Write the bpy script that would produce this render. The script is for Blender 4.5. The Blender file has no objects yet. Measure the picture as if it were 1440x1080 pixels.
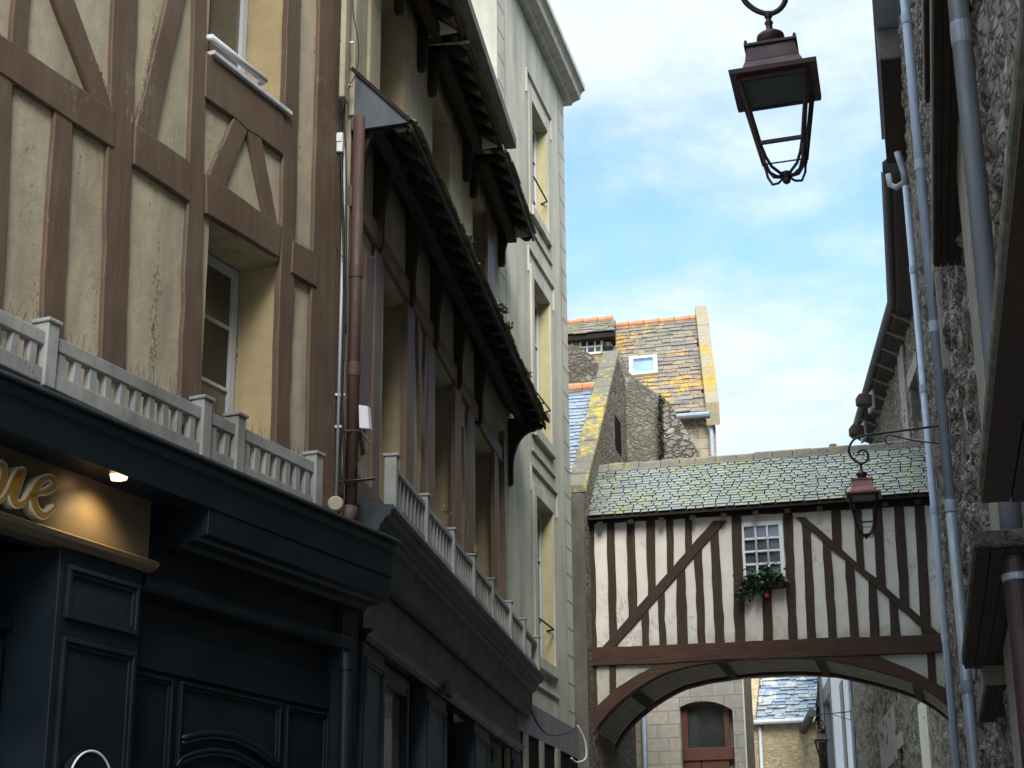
import bpy, bmesh, math, random
from mathutils import Vector, Matrix, noise
R = math.radians
random.seed(7)
sc = bpy.context.scene
C = sc.collection
# ------------------------------------------------------------------ camera
F_PX = 2400.0; HOR = 1330.0
PITCH = math.atan((HOR-540)/F_PX); ROLL = R(-0.47)
CAM = Vector((0, 0, 1.6))
cam_data = bpy.data.cameras.new('camera'); cam = bpy.data.objects.new('camera', cam_data); C.objects.link(cam)
CM = (Matrix.Rotation(math.pi/2+PITCH, 3, 'X') @ Matrix.Rotation(ROLL, 3, 'Z'))
cam.location = CAM; cam.rotation_euler = CM.to_euler()
cam_data.sensor_width = 36; cam_data.lens = F_PX/1440*36
cam_data.clip_start = 0.05; cam_data.clip_end = 2000
sc.camera = cam
# ------------------------------------------------------------------ world, sun, exposure
SUN_EL, SUN_AZ = R(36), R(171)      # azimuth clockwise from +Y
w = bpy.data.worlds.new("World"); sc.world = w; w.use_nodes = True
nt = w.node_tree; nt.nodes.clear()
L = nt.links.new
def wn(t, **k):
    n = nt.nodes.new(t)
    for a, b in k.items(): setattr(n, a, b)
    return n
out = wn('ShaderNodeOutputWorld'); bg = wn('ShaderNodeBackground'); bg.inputs[1].default_value = 0.11
sky = wn('ShaderNodeTexSky', sky_type='NISHITA', sun_disc=False, sun_elevation=SUN_EL, sun_rotation=SUN_AZ, air_density=1.0, dust_density=0.6, ozone_density=1.6)
geo = wn('ShaderNodeTexCoord'); sep = wn('ShaderNodeSeparateXYZ'); L(geo.outputs['Generated'], sep.inputs[0])
def wm(op, a, b):
    n = wn('ShaderNodeMath', operation=op)
    for i, v in enumerate((a, b)):
        if hasattr(v, 'links'): L(v, n.inputs[i])
        elif v is not None: n.inputs[i].default_value = v
    return n.outputs[0]
zz = wm('ADD', wm('MAXIMUM', sep.outputs[2], 0.0), 0.16)
cx = wm('DIVIDE', sep.outputs[0], zz); cy = wm('DIVIDE', sep.outputs[1], zz)
cmb = wn('ShaderNodeCombineXYZ'); L(cx, cmb.inputs[0]); L(cy, cmb.inputs[1]); cmb.inputs[2].default_value = 3.1
def wnoise(scale, det, rough, off=0):
    n = wn('ShaderNodeTexNoise'); n.inputs['Scale'].default_value = scale; n.inputs['Detail'].default_value = det; n.inputs['Roughness'].default_value = rough
    m = wn('ShaderNodeVectorMath', operation='ADD'); L(cmb.outputs[0], m.inputs[0]); m.inputs[1].default_value = (off, off*.7, off)
    L(m.outputs[0], n.inputs['Vector']); return n.outputs[0]
n1 = wnoise(1.15, 7, .55, SKYOFF if 'SKYOFF' in globals() else 4.0)
n2 = wnoise(4.5, 8, .6, 9)
# more cloud towards the top of the frame and towards the horizon: a band of blue between
dz_ = wm('SUBTRACT', sep.outputs[2], 0.39)
band = wm('ADD', wm('MAXIMUM', dz_, 0.0), wm('MULTIPLY', wm('MAXIMUM', wm('MULTIPLY', dz_, -1.0), 0.0), .55))
cov = wm('ADD', wm('ADD', wm('MULTIPLY', n1, 1.35), wm('MULTIPLY', n2, .75)), wm('MULTIPLY', band, 2.9))
mr = wn('ShaderNodeMapRange', interpolation_type='SMOOTHSTEP'); L(cov, mr.inputs[0]); mr.inputs[1].default_value = .95; mr.inputs[2].default_value = 1.38; mr.inputs[3].default_value = .12
tint = wn('ShaderNodeMix', data_type='RGBA', blend_type='MULTIPLY'); tint.inputs[0].default_value = 1; L(sky.outputs[0], tint.inputs[6]); tint.inputs[7].default_value = (.8, .98, 1.22, 1)
mixc = wn('ShaderNodeMix', data_type='RGBA'); L(mr.outputs[0], mixc.inputs[0]); L(tint.outputs[2], mixc.inputs[6])
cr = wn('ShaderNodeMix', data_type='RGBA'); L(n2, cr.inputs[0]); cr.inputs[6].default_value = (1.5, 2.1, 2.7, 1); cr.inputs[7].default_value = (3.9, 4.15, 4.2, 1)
# clouds overhead, out of view, brightened like an overcast zenith to add fill light
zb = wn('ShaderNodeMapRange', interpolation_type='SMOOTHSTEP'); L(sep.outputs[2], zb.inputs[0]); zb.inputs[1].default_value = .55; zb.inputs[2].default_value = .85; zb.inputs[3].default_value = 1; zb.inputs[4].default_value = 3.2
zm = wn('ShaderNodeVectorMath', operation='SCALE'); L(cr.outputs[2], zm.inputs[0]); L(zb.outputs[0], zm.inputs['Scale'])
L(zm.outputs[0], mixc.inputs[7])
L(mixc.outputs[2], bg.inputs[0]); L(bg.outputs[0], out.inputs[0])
sun_d = bpy.data.lights.new('sun', 'SUN'); sun_d.energy = 1.8; sun_d.angle = R(30); sun_d.color = (1, .96, .9)
sun = bpy.data.objects.new('sun', sun_d); C.objects.link(sun)
sv = Vector((math.sin(SUN_AZ)*math.cos(SUN_EL), math.cos(SUN_AZ)*math.cos(SUN_EL), math.sin(SUN_EL)))
sun.rotation_euler = sv.to_track_quat('Z', 'Y').to_euler(); sun.location = (0, 0, 40)
sc.view_settings.view_transform = 'Standard'; sc.view_settings.look = 'None'; sc.view_settings.gamma = 1
sc.view_settings.exposure = 1.52

# ------------------------------------------------------------------ measuring helpers
def ray(px, py):
    return (CM @ Vector(((px-720)/F_PX, (540-py)/F_PX, -1))).normalized()
def ptY(px, py, Y):
    d = ray(px, py); return CAM + d*(Y/d.y)
def ptZ(px, py, z):
    d = ray(px, py); return CAM + d*((z-CAM.z)/d.z)
class Frame:
    """a facade: u along it, w out of it towards the street, z up"""
    def __init__(s, vpx=None, anchor=None, side=1, d=None, o=None):
        if d is None:
            d = ray(vpx, HOR)
        s.d = Vector((d.x, d.y, 0)).normalized()
        if vpx is not None and vpx < -2000: s.d = -s.d
        s.n = Vector((s.d.y, -s.d.x, 0))*side
        o = ptY(*anchor) if o is None else o
        s.o = Vector((o.x, o.y, 0))
    def P(s, u, w, z): return s.o + s.d*u + s.n*w + Vector((0, 0, z))
    def at(s, px, py, w=0.0):
        r = ray(px, py); t = ((s.o + s.n*w - CAM).dot(s.n))/r.dot(s.n)
        p = CAM + r*t; return ((p-s.o).dot(s.d), p.z)
    def loc(s, p): return ((p-s.o).dot(s.d), (p-s.o).dot(s.n), p.z)

# ------------------------------------------------------------------ mesh builder
class MB:
    def __init__(s): s.v = []; s.f = []
    def add(s, vs, fs):
        k = len(s.v); s.v += [Vector(v) for v in vs]; s.f += [tuple(i+k for i in f) for f in fs]; return s
    def prism(s, pts, off):
        n = len(pts); off = Vector(off)
        vs = [Vector(p) for p in pts] + [Vector(p)+off for p in pts]
        fs = [tuple(range(n)), tuple(range(2*n-1, n-1, -1))] + [(i, (i+1) % n, n+(i+1) % n, n+i) for i in range(n)]
        return s.add(vs, fs)
    def box(s, F, u0, u1, w0, w1, z0, z1):
        return s.prism([F.P(u0, w0, z0), F.P(u1, w0, z0), F.P(u1, w0, z1), F.P(u0, w0, z1)], F.n*(w1-w0))
    def poly(s, F, uz, w0, w1):
        return s.prism([F.P(u, w0, z) for u, z in uz], F.n*(w1-w0))
    def prof(s, F, wz, u0, u1):
        """profile in (w,z) swept along u"""
        return s.prism([F.P(u0, w, z) for w, z in wz], F.d*(u1-u0))
    def tube(s, pts, r, n=8, r2=None, caps=True):
        pts = [Vector(p) for p in pts]; rings = []
        up = None
        for i, p in enumerate(pts):
            t = (pts[min(i+1, len(pts)-1)]-pts[max(i-1, 0)]).normalized()
            if up is None: up = t.orthogonal().normalized()
            up = (up - t*up.dot(t)).normalized(); bi = t.cross(up)
            rr = r if r2 is None else r+(r2-r)*i/(len(pts)-1)
            if isinstance(r, (list, tuple)): rr = r[i]
            rings.append([p+up*math.cos(a)*rr+bi*math.sin(a)*rr for a in [2*math.pi*j/n for j in range(n)]])
        vs = [v for rg in rings for v in rg]; fs = []
        for i in range(len(pts)-1):
            for j in range(n):
                fs.append((i*n+j, i*n+(j+1) % n, (i+1)*n+(j+1) % n, (i+1)*n+j))
        if caps: fs += [tuple(range(n)), tuple(range((len(pts)-1)*n, len(pts)*n))]
        return s.add(vs, fs)
    def bar(s, a, b, wd, hg, up=Vector((0, 0, 1))):
        a = Vector(a); b = Vector(b); t = (b-a).normalized(); sd = t.cross(up)
        if sd.length < 1e-4: sd = t.orthogonal()
        sd.normalize(); u2 = sd.cross(t)
        q = [a+sd*x*wd/2+u2*y*hg/2 for x, y in ((-1, -1), (1, -1), (1, 1), (-1, 1))]
        return s.prism(q, b-a)
    def lathe(s, c, prof, n=16, ax=Vector((0, 0, 1))):
        """profile list of (r,h) about axis"""
        ax = Vector(ax).normalized(); x = ax.orthogonal().normalized(); y = ax.cross(x); c = Vector(c)
        vs = [c+ax*h+(x*math.cos(a)+y*math.sin(a))*r for r, h in prof for a in [2*math.pi*j/n for j in range(n)]]
        fs = [(i*n+j, i*n+(j+1) % n, (i+1)*n+(j+1) % n, (i+1)*n+j) for i in range(len(prof)-1) for j in range(n)]
        fs += [tuple(range(n)), tuple(range((len(prof)-1)*n, len(prof)*n))]
        return s.add(vs, fs)
    def build(s, name, mat, parent=None, bevel=0, smooth=False, recalc=True):
        me = bpy.data.meshes.new(name)
        if parent is not None:
            o0 = world_loc(parent)
        else:
            xs = [v.x for v in s.v]; ys = [v.y for v in s.v]; zs = [v.z for v in s.v]
            o0 = Vector(((min(xs)+max(xs))/2, (min(ys)+max(ys))/2, min(zs)))
        me.from_pydata([v-o0 for v in s.v], [], s.f)
        if recalc:
            bm = bmesh.new(); bm.from_mesh(me); bmesh.ops.recalc_face_normals(bm, faces=bm.faces); bm.to_mesh(me); bm.free()
        uv = me.uv_layers.new(name='UVMap')
        Z = Vector((0, 0, 1))
        vs = me.vertices
        for p in me.polygons:
            n = p.normal
            t = Z.cross(n)
            if t.length < 1e-3: t = Vector((1, 0, 0))
            t.normalize(); b = n.cross(t)
            if b.z < 0: b = -b
            for li in p.loop_indices:
                co = vs[me.loops[li].vertex_index].co + o0
                uv.data[li].uv = (co.dot(t), co.dot(b))
        me.materials.append(mat)
        if smooth:
            for p in me.polygons: p.use_smooth = True
        o = bpy.data.objects.new(name, me); C.objects.link(o)
        if parent is not None: o.parent = parent; WL[o] = o0
        else: o.location = o0; WL[o] = o0
        if bevel:
            m = o.modifiers.new('bevel', 'BEVEL'); m.width = bevel; m.segments = 2; m.limit_method = 'ANGLE'; m.angle_limit = R(40)
        return o
WL = {}
def world_loc(o): return WL[o]
def thing(name, label, cat, loc, group=None):
    o = bpy.data.objects.new(name, None); C.objects.link(o); o.location = loc; o.empty_display_size = .2
    WL[o] = Vector(loc); o['label'] = label; o['category'] = cat
    if group: o['group'] = group
    return o
def tag(o, label, cat, group=None, kind=None):
    o['label'] = label; o['category'] = cat
    if group: o['group'] = group
    if kind: o['kind'] = kind
    return o
def struct(o): o['kind'] = 'structure'; return o

# ------------------------------------------------------------------ materials
class NT:
    def __init__(s, name, rough=.8, spec=.3):
        s.m = bpy.data.materials.new(name); s.m.use_nodes = True; s.t = s.m.node_tree
        s.b = s.t.nodes['Principled BSDF']; s.b.inputs['Roughness'].default_value = rough
        s.b.inputs['Specular IOR Level'].default_value = spec
        g = s.t.nodes.new('ShaderNodeNewGeometry'); s.pos = g.outputs['Position']; s.isl = g.outputs['Random Per Island']
        u = s.t.nodes.new('ShaderNodeUVMap'); s.uv = u.outputs[0]
        oi = s.t.nodes.new('ShaderNodeObjectInfo'); s.orand = oi.outputs['Random']
    def L(s, a, b): s.t.links.new(a, b)
    def setin(s, n, i, v):
        if v is None: return
        if hasattr(v, 'is_linked'): s.L(v, n.inputs[i])
        else:
            if isinstance(v, (tuple, list)) and len(v) == 3 and n.inputs[i].type == 'RGBA': v = (*v, 1)
            n.inputs[i].default_value = v
    def map(s, vec, scale, loc=(0, 0, 0), rot=(0, 0, 0)):
        n = s.t.nodes.new('ShaderNodeMapping'); s.L(vec, n.inputs[0]); n.inputs['Scale'].default_value = scale
        n.inputs['Location'].default_value = loc; n.inputs['Rotation'].default_value = rot; return n.outputs[0]
    def noise(s, scale, det=4, rough=.55, vec=None, dist=0):
        n = s.t.nodes.new('ShaderNodeTexNoise'); s.L(vec or s.pos, n.inputs['Vector'])
        n.inputs['Scale'].default_value = scale; n.inputs['Detail'].default_value = det; n.inputs['Roughness'].default_value = rough
        n.inputs['Distortion'].default_value = dist; return n.outputs[0]
    def vor(s, scale, vec=None, feature='F1', out='Distance', rnd=1):
        n = s.t.nodes.new('ShaderNodeTexVoronoi'); n.feature = feature; s.L(vec or s.pos, n.inputs['Vector']); n.inputs['Scale'].default_value = scale
        n.inputs['Randomness'].default_value = rnd; return n.outputs[out]
    def brick(s, vec, w, h, mortar=.01, c=((.5,)*3, (.5,)*3, (0, 0, 0)), off=.5, smooth=.1):
        n = s.t.nodes.new('ShaderNodeTexBrick'); s.L(vec, n.inputs['Vector']); n.offset = off
        n.inputs['Scale'].default_value = 1; n.inputs['Brick Width'].default_value = w; n.inputs['Row Height'].default_value = h
        n.inputs['Mortar Size'].default_value = mortar; n.inputs['Mortar Smooth'].default_value = smooth
        for i, k in enumerate(('Color1', 'Color2', 'Mortar')): n.inputs[k].default_value = (*c[i], 1)
        return n.outputs['Color'], n.outputs['Fac']
    def ramp(s, fac, pts):
        n = s.t.nodes.new('ShaderNodeValToRGB'); s.L(fac, n.inputs[0]); e = n.color_ramp.elements
        while len(e) < len(pts): e.new(.5)
        for el, (p, c) in zip(e, pts):
            el.position = p; el.color = (c, c, c, 1) if not isinstance(c, (tuple, list)) else (*c, 1)
        return n.outputs[0]
    def mix(s, f, a, b, blend='MIX'):
        n = s.t.nodes.new('ShaderNodeMix'); n.data_type = 'RGBA'; n.blend_type = blend
        s.setin(n, 0, f); s.setin(n, 6, a); s.setin(n, 7, b); return n.outputs[2]
    def math(s, op, a, b=None):
        n = s.t.nodes.new('ShaderNodeMath'); n.operation = op; s.setin(n, 0, a); s.setin(n, 1, b); return n.outputs[0]
    def col(s, c): s.setin(s.b, 'Base Color', c); return s
    def rough(s, r): s.setin(s.b, 'Roughness', r); return s
    def bump(s, h, st=.5, d=.02):
        n = s.t.nodes.new('ShaderNodeBump'); n.inputs['Strength'].default_value = st; n.inputs['Distance'].default_value = d
        s.L(h, n.inputs['Height'])
        prev = s.b.inputs['Normal'].links
        if prev: s.L(prev[0].from_socket, n.inputs['Normal'])
        s.L(n.outputs[0], s.b.inputs['Normal']); return s
    def sepz(s, vec=None):
        n = s.t.nodes.new('ShaderNodeSeparateXYZ'); s.L(vec or s.pos, n.inputs[0]); return n.outputs
M = {}
def streaks(n, seed=0, sx=9, sz=.7):
    return n.noise(1, 6, .62, n.map(n.pos, (sx, sx, sz), (seed, seed, seed)))
def plaster(name, base, dirt, dark, amt=.5, fleck=.6):
    n = NT(name, .9, .15)
    st = streaks(n, 3, 4, .9); big = n.noise(1.1, 5, .6)
    c = n.mix(n.ramp(n.noise(6, 5, .6), [(.3, 0), (.75, 1)]), base, tuple(x*.82 for x in base))
    c = n.mix(n.ramp(n.math('ADD', n.math('MULTIPLY', st, .6), n.math('MULTIPLY', big, .5)), [(.47, 0), (.72, amt)]), c, dirt)
    fl = n.noise(55, 4, .7, n.map(n.pos, (1, 1, .55)))
    c = n.mix(n.ramp(n.math('MULTIPLY', fl, n.ramp(n.noise(2.2, 4, .6, n.map(n.pos, (2.2, 2.2, .6), (5, 5, 5))), [(.35, .55), (.7, 1.25)])), [(.6, 0), (.68, fleck)]), c, dark)
    n.col(c); n.bump(n.noise(38, 6, .65), .3, .01); n.bump(n.noise(5, 4, .5), .25, .03); return n.m
M['plaster'] = plaster('beige_plaster', (.5, .435, .305), (.2, .18, .14), (.07, .062, .05), .7, .8)
M['plaster2'] = plaster('grey_beige_plaster', (.5, .44, .31), (.2, .18, .135), (.1, .085, .06), .7, .5)
M['reveal'] = plaster('ochre_reveal_plaster', (.44, .345, .19), (.3, .25, .16), (.2, .16, .1), .3, .2)
M['reveal2'] = plaster('olive_reveal_plaster', (.5, .41, .26), (.38, .32, .2), (.12, .1, .07), .3, .2)
def painted_wood(name, base, base2, chip, chipamt=.55, rough=.55):
    n = NT(name, rough, .3)
    v = n.map(n.pos, (14, 14, 1.6))
    g = n.noise(1, 7, .65, v); big = n.noise(1.7, 4, .6)
    c = n.mix(n.ramp(big, [(.35, 0), (.68, 1)]), base, base2)
    c = n.mix(n.ramp(g, [(.35, 0), (.7, .45)]), c, tuple(x*.55 for x in base))
    fl = n.noise(1, 8, .75, n.map(n.pos, (70, 70, 14), (4, 1, 2)))
    ma = n.ramp(n.noise(1.4, 5, .65, n.map(n.pos, (1, 1, 1), (8, 3, 1))), [(.45, 0), (.75, 1)])
    c = n.mix(n.ramp(n.math('MULTIPLY', fl, n.math('ADD', .72, n.math('MULTIPLY', ma, .5))), [(.565, 0), (.62, chipamt)]), c, chip)
    n.col(c); n.bump(fl, .25, .006); n.bump(g, .5, .012); return n.m
M['brown'] = painted_wood('brown_painted_timber', (.125, .08, .053), (.165, .116, .08), (.42, .37, .31))
M['brown2'] = painted_wood('reddish_painted_timber', (.16, .1, .062), (.2, .14, .095), (.3, .26, .2), .3)
M['white'] = painted_wood('weathered_white_paint', (.38, .38, .365), (.2, .195, .18), (.09, .085, .075), .6, .6)
M['frame'] = painted_wood('window_white_paint', (.62, .64, .66), (.55, .57, .58), (.3, .3, .28), .25, .4)
def wood(name, a, b, rough=.75, sc=1, axis=None):
    n = NT(name, rough, .25)
    g = n.noise(2.2, 8, .7, n.map(n.uv, (.7*sc, 9*sc, 1)), 1.2); g2 = n.noise(2.2, 8, .7, n.map(n.uv, (9*sc, .7*sc, 1)), 1.2)
    gg = g2 if axis == 'v' else g if axis == 'h' else n.math('MULTIPLY', n.math('ADD', g, g2), .5)
    c = n.mix(n.ramp(gg, [(.3, 0), (.7, 1)]), a, b)
    c = n.mix(n.ramp(n.noise(2.5, 5, .6), [(.4, 0), (.75, .5)]), c, tuple(x*.4 for x in a))
    n.col(c); n.bump(gg, .8, .02); return n.m
M['oak'] = wood('dark_oak', (.075, .046, .03), (.036, .024, .017), axis='v')
M['oakh'] = wood('brown_oak_beam', (.1, .05, .03), (.045, .026, .018), axis='h')
M['tar'] = wood('blackened_timber', (.036, .026, .02), (.02, .016, .013), .8)
M['tar2'] = wood('brown_black_timber', (.05, .034, .025), (.028, .02, .016), .8)
M['tarboard'] = wood('grey_underboards', (.3, .255, .2), (.2, .17, .135), .85)
M['limewash'] = None
n = NT('limewash_panels', .9, .1)
c = n.mix(n.ramp(n.noise(3.2, 5, .6), [(.3, 0), (.75, 1)]), (.74, .69, .62), (.62, .575, .5))
sp = n.math('MULTIPLY', n.noise(15, 8, .8, n.map(n.pos, (1, 1, .6))), n.ramp(n.noise(1.1, 3, .5, n.map(n.pos, (1, 1, 1), (3, 7, 2))), [(.38, .7), (.62, 1.15)]))
c = n.mix(n.ramp(sp, [(.57, 0), (.68, .6)]), c, (.24, .23, .2))
zo = n.sepz()[2]
mr_ = n.ramp(n.math('ADD', n.math('MULTIPLY', n.math('SUBTRACT', 7.2, zo), .6), n.noise(3, 5, .6)), [(.8, 0), (1.05, .5)])
c = n.mix(mr_, c, (.3, .31, .24))
n.col(c); n.bump(n.noise(25, 5, .6), .3, .01); M['limewash'] = n.m
def navy(name, base, rough=.38):
    n = NT(name, rough, .3)
    c = n.mix(n.ramp(n.noise(1.6, 5, .6), [(.35, 0), (.75, 1)]), base, tuple(x*1.5+.004 for x in base))
    c = n.mix(n.ramp(n.noise(24, 7, .75), [(.66, 0), (.72, .35)]), c, (.05, .05, .045))
    n.col(c); n.rough(n.ramp(n.noise(3, 5, .6), [(.3, rough-.06), (.8, rough+.12)])); n.bump(n.noise(5, 3, .5), .04, .01); return n.m
M['navy'] = navy('navy_shop_paint', (.004, .0088, .0135))
M['navyg'] = navy('grey_navy_shop_paint', (.018, .026, .033), .5)
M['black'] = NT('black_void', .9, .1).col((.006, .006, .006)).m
def metal(name, c1, c2, rough=.45, met=.6):
    n = NT(name, rough, .4); n.b.inputs['Metallic'].default_value = met
    c = n.mix(n.ramp(n.noise(1, 6, .65, n.map(n.pos, (12, 12, 2.0))), [(.3, 0), (.72, 1)]), c1, c2)
    c = n.mix(n.ramp(n.noise(30, 6, .7), [(.62, 0), (.72, .5)]), c, tuple(x*.5 for x in c2))
    n.col(c); n.rough(n.ramp(n.noise(8, 5, .6), [(.3, rough-.1), (.7, rough+.15)])); n.bump(n.noise(6, 4, .6), .15, .01); return n.m
M['zinc'] = metal('zinc_pipe', (.3, .33, .37), (.2, .225, .25), .5, .35)
M['zinclight'] = metal('light_zinc_pipe', (.4, .46, .56), (.3, .35, .43), .5, .15)
M['zincdark'] = metal('dark_zinc_flashing', (.075, .09, .105), (.05, .058, .066), .45, .3)
M['rust'] = metal('brown_cast_iron', (.105, .06, .044), (.07, .042, .034), .6, .1)
M['oxblood'] = metal('oxblood_cast_iron', (.05, .022, .02), (.03, .016, .015), .5, .1)
M['iron'] = metal('black_iron', (.015, .014, .013), (.03, .024, .02), .5, .3)
M['copper'] = metal('aged_copper', (.085, .042, .04), (.045, .03, .034), .42, .4)
M['copperpink'] = metal('pink_copper', (.34, .13, .11), (.2, .085, .075), .45, .35)
M['copperdark'] = metal('dark_copper_frame', (.05, .026, .02), (.025, .018, .016), .5, .4)
M['dgutter'] = metal('dark_gutter_metal', (.035, .038, .036), (.055, .06, .055), .55, .2)
M['cable'] = NT('black_cable', .5, .3).col((.012, .012, .012)).m
M['whitepl'] = NT('white_plastic', .4, .4).col((.6, .62, .64)).m
def glass(name, c, rough=.05):
    n = NT(name, rough, .8); n.b.inputs['IOR'].default_value = 1.5
    n.col(n.mix(n.ramp(n.noise(2.2, 3, .5), [(.3, 0), (.7, 1)]), c, tuple(x*1.8 for x in c))); n.bump(n.noise(3, 2, .5), .05, .01); return n.m
M['glass'] = glass('window_glass', (.02, .022, .02))
M['glasscurt'] = glass('curtained_glass', (.075, .07, .055))
M['glassblue'] = glass('sky_reflecting_glass', (.13, .14, .17))
M['lglass'] = None
# lantern glass: thin clear
n = NT('lantern_glass', .08, .5); n.col((.8, .85, .85)); n.b.inputs['Alpha'].default_value = .16; M['lglass'] = n.m
def rubble(name, cols, mortar, scale=4.2, sq=1.7, bumpd=.05, disp=True):
    scale *= 1.35; bumpd *= .7
    n = NT(name, .9, .2)
    wv = n.t.nodes.new('ShaderNodeVectorMath'); wv.operation = 'ADD'
    nz = n.t.nodes.new('ShaderNodeTexNoise'); nz.inputs['Scale'].default_value = 4.0; nz.inputs['Detail'].default_value = 5; n.L(n.uv, nz.inputs['Vector'])
    sc_ = n.t.nodes.new('ShaderNodeVectorMath'); sc_.operation = 'SCALE'; n.L(nz.outputs['Color'], sc_.inputs[0]); sc_.inputs['Scale'].default_value = .3
    n.L(n.uv, wv.inputs[0]); n.L(sc_.outputs[0], wv.inputs[1])
    v = n.map(wv.outputs[0], (1, sq, 1))
    edge = n.vor(scale, v, 'DISTANCE_TO_EDGE'); cell = n.vor(scale, v, 'F1', 'Color')
    sx = n.sepz(cell)
    c = n.ramp(sx[0], [(0, cols[0]), (.35, cols[1]), (.7, cols[2]), (1, cols[3])])
    c = n.mix(n.ramp(n.noise(14, 7, .7), [(.3, 0), (.75, .75)]), c, tuple(x*.4 for x in cols[1]))
    c = n.mix(n.ramp(edge, [(.03, .85), (.1, 0)]), c, mortar)
    c = n.mix(n.ramp(n.noise(1.0, 6, .65, n.map(n.pos, (1, 1, .7), (2, 9, 4))), [(.5, 0), (.8, .55)]), c, tuple(x*.3 for x in cols[1]))
    n.col(c)
    h = n.ramp(edge, [(0, 0), (.16, 1)])
    n.bump(h, .9, bumpd); n.bump(n.noise(20, 8, .7), .7, .03); return n.m
M['rubble'] = rubble('grey_rubble_stone', ((.26, .23, .185), (.36, .33, .28), (.19, .17, .145), (.48, .45, .4)), (.075, .065, .055))
M['rubblew'] = rubble('weathered_rubble_stone', ((.22, .18, .13), (.3, .265, .2), (.13, .11, .09), (.36, .33, .28)), (.14, .125, .1), 4.6)
M['rubbledark'] = rubble('dark_mossy_stone', ((.1, .09, .07), (.13, .115, .09), (.08, .075, .06), (.15, .13, .1)), (.07, .065, .055), 3.4)
M['yellowst'] = rubble('yellow_rubble_stone', ((.42, .31, .16), (.5, .39, .22), (.34, .25, .12), (.55, .47, .32)), (.45, .39, .27), 3.6, 2.2, .03)
def ashlar(name, ca, cb, mort, w=.55, h=.32, bumpd=.03):
    n = NT(name, .85, .2)
    wob = n.t.nodes.new('ShaderNodeVectorMath'); wob.operation = 'ADD'
    nz = n.t.nodes.new('ShaderNodeTexNoise'); nz.inputs['Scale'].default_value = 1.3; n.L(n.uv, nz.inputs['Vector'])
    sc_ = n.t.nodes.new('ShaderNodeVectorMath'); sc_.operation = 'SCALE'; n.L(nz.outputs['Color'], sc_.inputs[0]); sc_.inputs['Scale'].default_value = .06
    n.L(n.uv, wob.inputs[0]); n.L(sc_.outputs[0], wob.inputs[1])
    c, f = n.brick(wob.outputs[0], w, h, .012, (ca, cb, mort), .5)
    c = n.mix(n.ramp(n.noise(7, 8, .7), [(.3, 0), (.75, .65)]), c, tuple(x*.55 for x in ca))
    c = n.mix(n.ramp(n.noise(.9, 5, .6, n.map(n.pos, (1, 1, .6), (1, 2, 9))), [(.45, 0), (.75, .6)]), c, tuple(x*.45 for x in cb))
    n.col(c); n.bump(n.math('SUBTRACT', 1, f), .7, bumpd); n.bump(n.noise(16, 8, .7), .5, .025); return n.m
M['ashlar'] = ashlar('granite_ashlar', (.3, .285, .25), (.36, .31, .235), (.2, .19, .165))
M['ashlarbrown'] = ashlar('brown_granite_ashlar', (.2, .155, .1), (.26, .2, .13), (.12, .1, .08), .5, .3)
M['granite'] = NT('granite_trim', .85, .2).m
n = NT('granite_trim', .85, .2); n.col(n.mix(n.ramp(n.noise(6, 7, .65), [(.3, 0), (.7, 1)]), (.3, .28, .235), (.2, .18, .15))); n.bump(n.noise(22, 7, .7), .5, .02); M['granite'] = n.m
# cream render of the tall house: scored joints, green-grey runs
n = NT('cream_render', .85, .2)
c = n.mix(n.ramp(n.noise(2.4, 5, .6), [(.3, 0), (.75, 1)]), (.53, .51, .42), (.44, .425, .35))
c = n.mix(n.ramp(n.noise(1, 6, .62, n.map(n.pos, (2.6, 2.6, .55), (11, 11, 11))), [(.42, 0), (.72, .75)]), c, (.25, .245, .2))
c = n.mix(n.ramp(n.noise(45, 5, .7), [(.62, 0), (.7, .3)]), c, (.2, .19, .15))
n.col(c); n.bump(n.noise(18, 6, .6), .3, .012); M['cream'] = n.m
n = NT('cream_render_trim', .85, .2)
c = n.mix(n.ramp(streaks(n, 21, 9, .8), [(.42, 0), (.72, .7)]), (.5, .48, .39), (.25, .24, .2))
n.col(c); n.bump(n.noise(18, 6, .6), .3, .012); M['creamtrim'] = n.m
M['creamreveal'] = plaster('yellow_reveal', (.5, .44, .25), (.4, .36, .23), (.25, .23, .16), .3, .15)
n = NT('scored_joint', .95, .1); n.col((.2, .19, .15)); M['joint'] = n.m
n = NT('grey_render_band', .7, .3)
c = n.mix(n.ramp(streaks(n, 5, 12, .7), [(.35, 0), (.7, 1)]), (.2, .195, .21), (.12, .118, .128)); n.col(c); M['leadband'] = n.m
# slates: one colour per slate
def slate(name, cols, lichen, lcol, rough=.5, spec=.5, ls=3.5):
    n = NT(name, rough, spec)
    c = n.ramp(n.isl, [(i/(len(cols)-1), k) for i, k in enumerate(cols)])
    c = n.mix(n.ramp(n.noise(9, 5, .65), [(.3, 0), (.75, .5)]), c, tuple(x*.5 for x in cols[0]))
    f = n.math('ADD', n.noise(ls*.6, 8, .75), n.math('MULTIPLY', n.noise(.5, 3, .5, n.map(n.pos, (1, 1, 1), (5, 1, 8))), .55))
    f = n.math('ADD', f, n.math('MULTIPLY', n.isl, .035))
    c = n.mix(n.ramp(f, [(lichen, 0), (lichen+.06, .92)]), c, n.mix(n.ramp(n.noise(22, 4, .6), [(.4, 0), (.6, 1)]), lcol, tuple(x*.6 for x in lcol)))
    n.col(c); n.bump(n.noise(30, 6, .7), .4, .01); return n.m
M['slatebridge'] = slate('mossy_bridge_slate', ((.135, .155, .125), (.2, .22, .175), (.17, .19, .2), (.26, .28, .22), (.1, .115, .1)), .83, (.22, .23, .1), .42, .6, 5)
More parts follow.
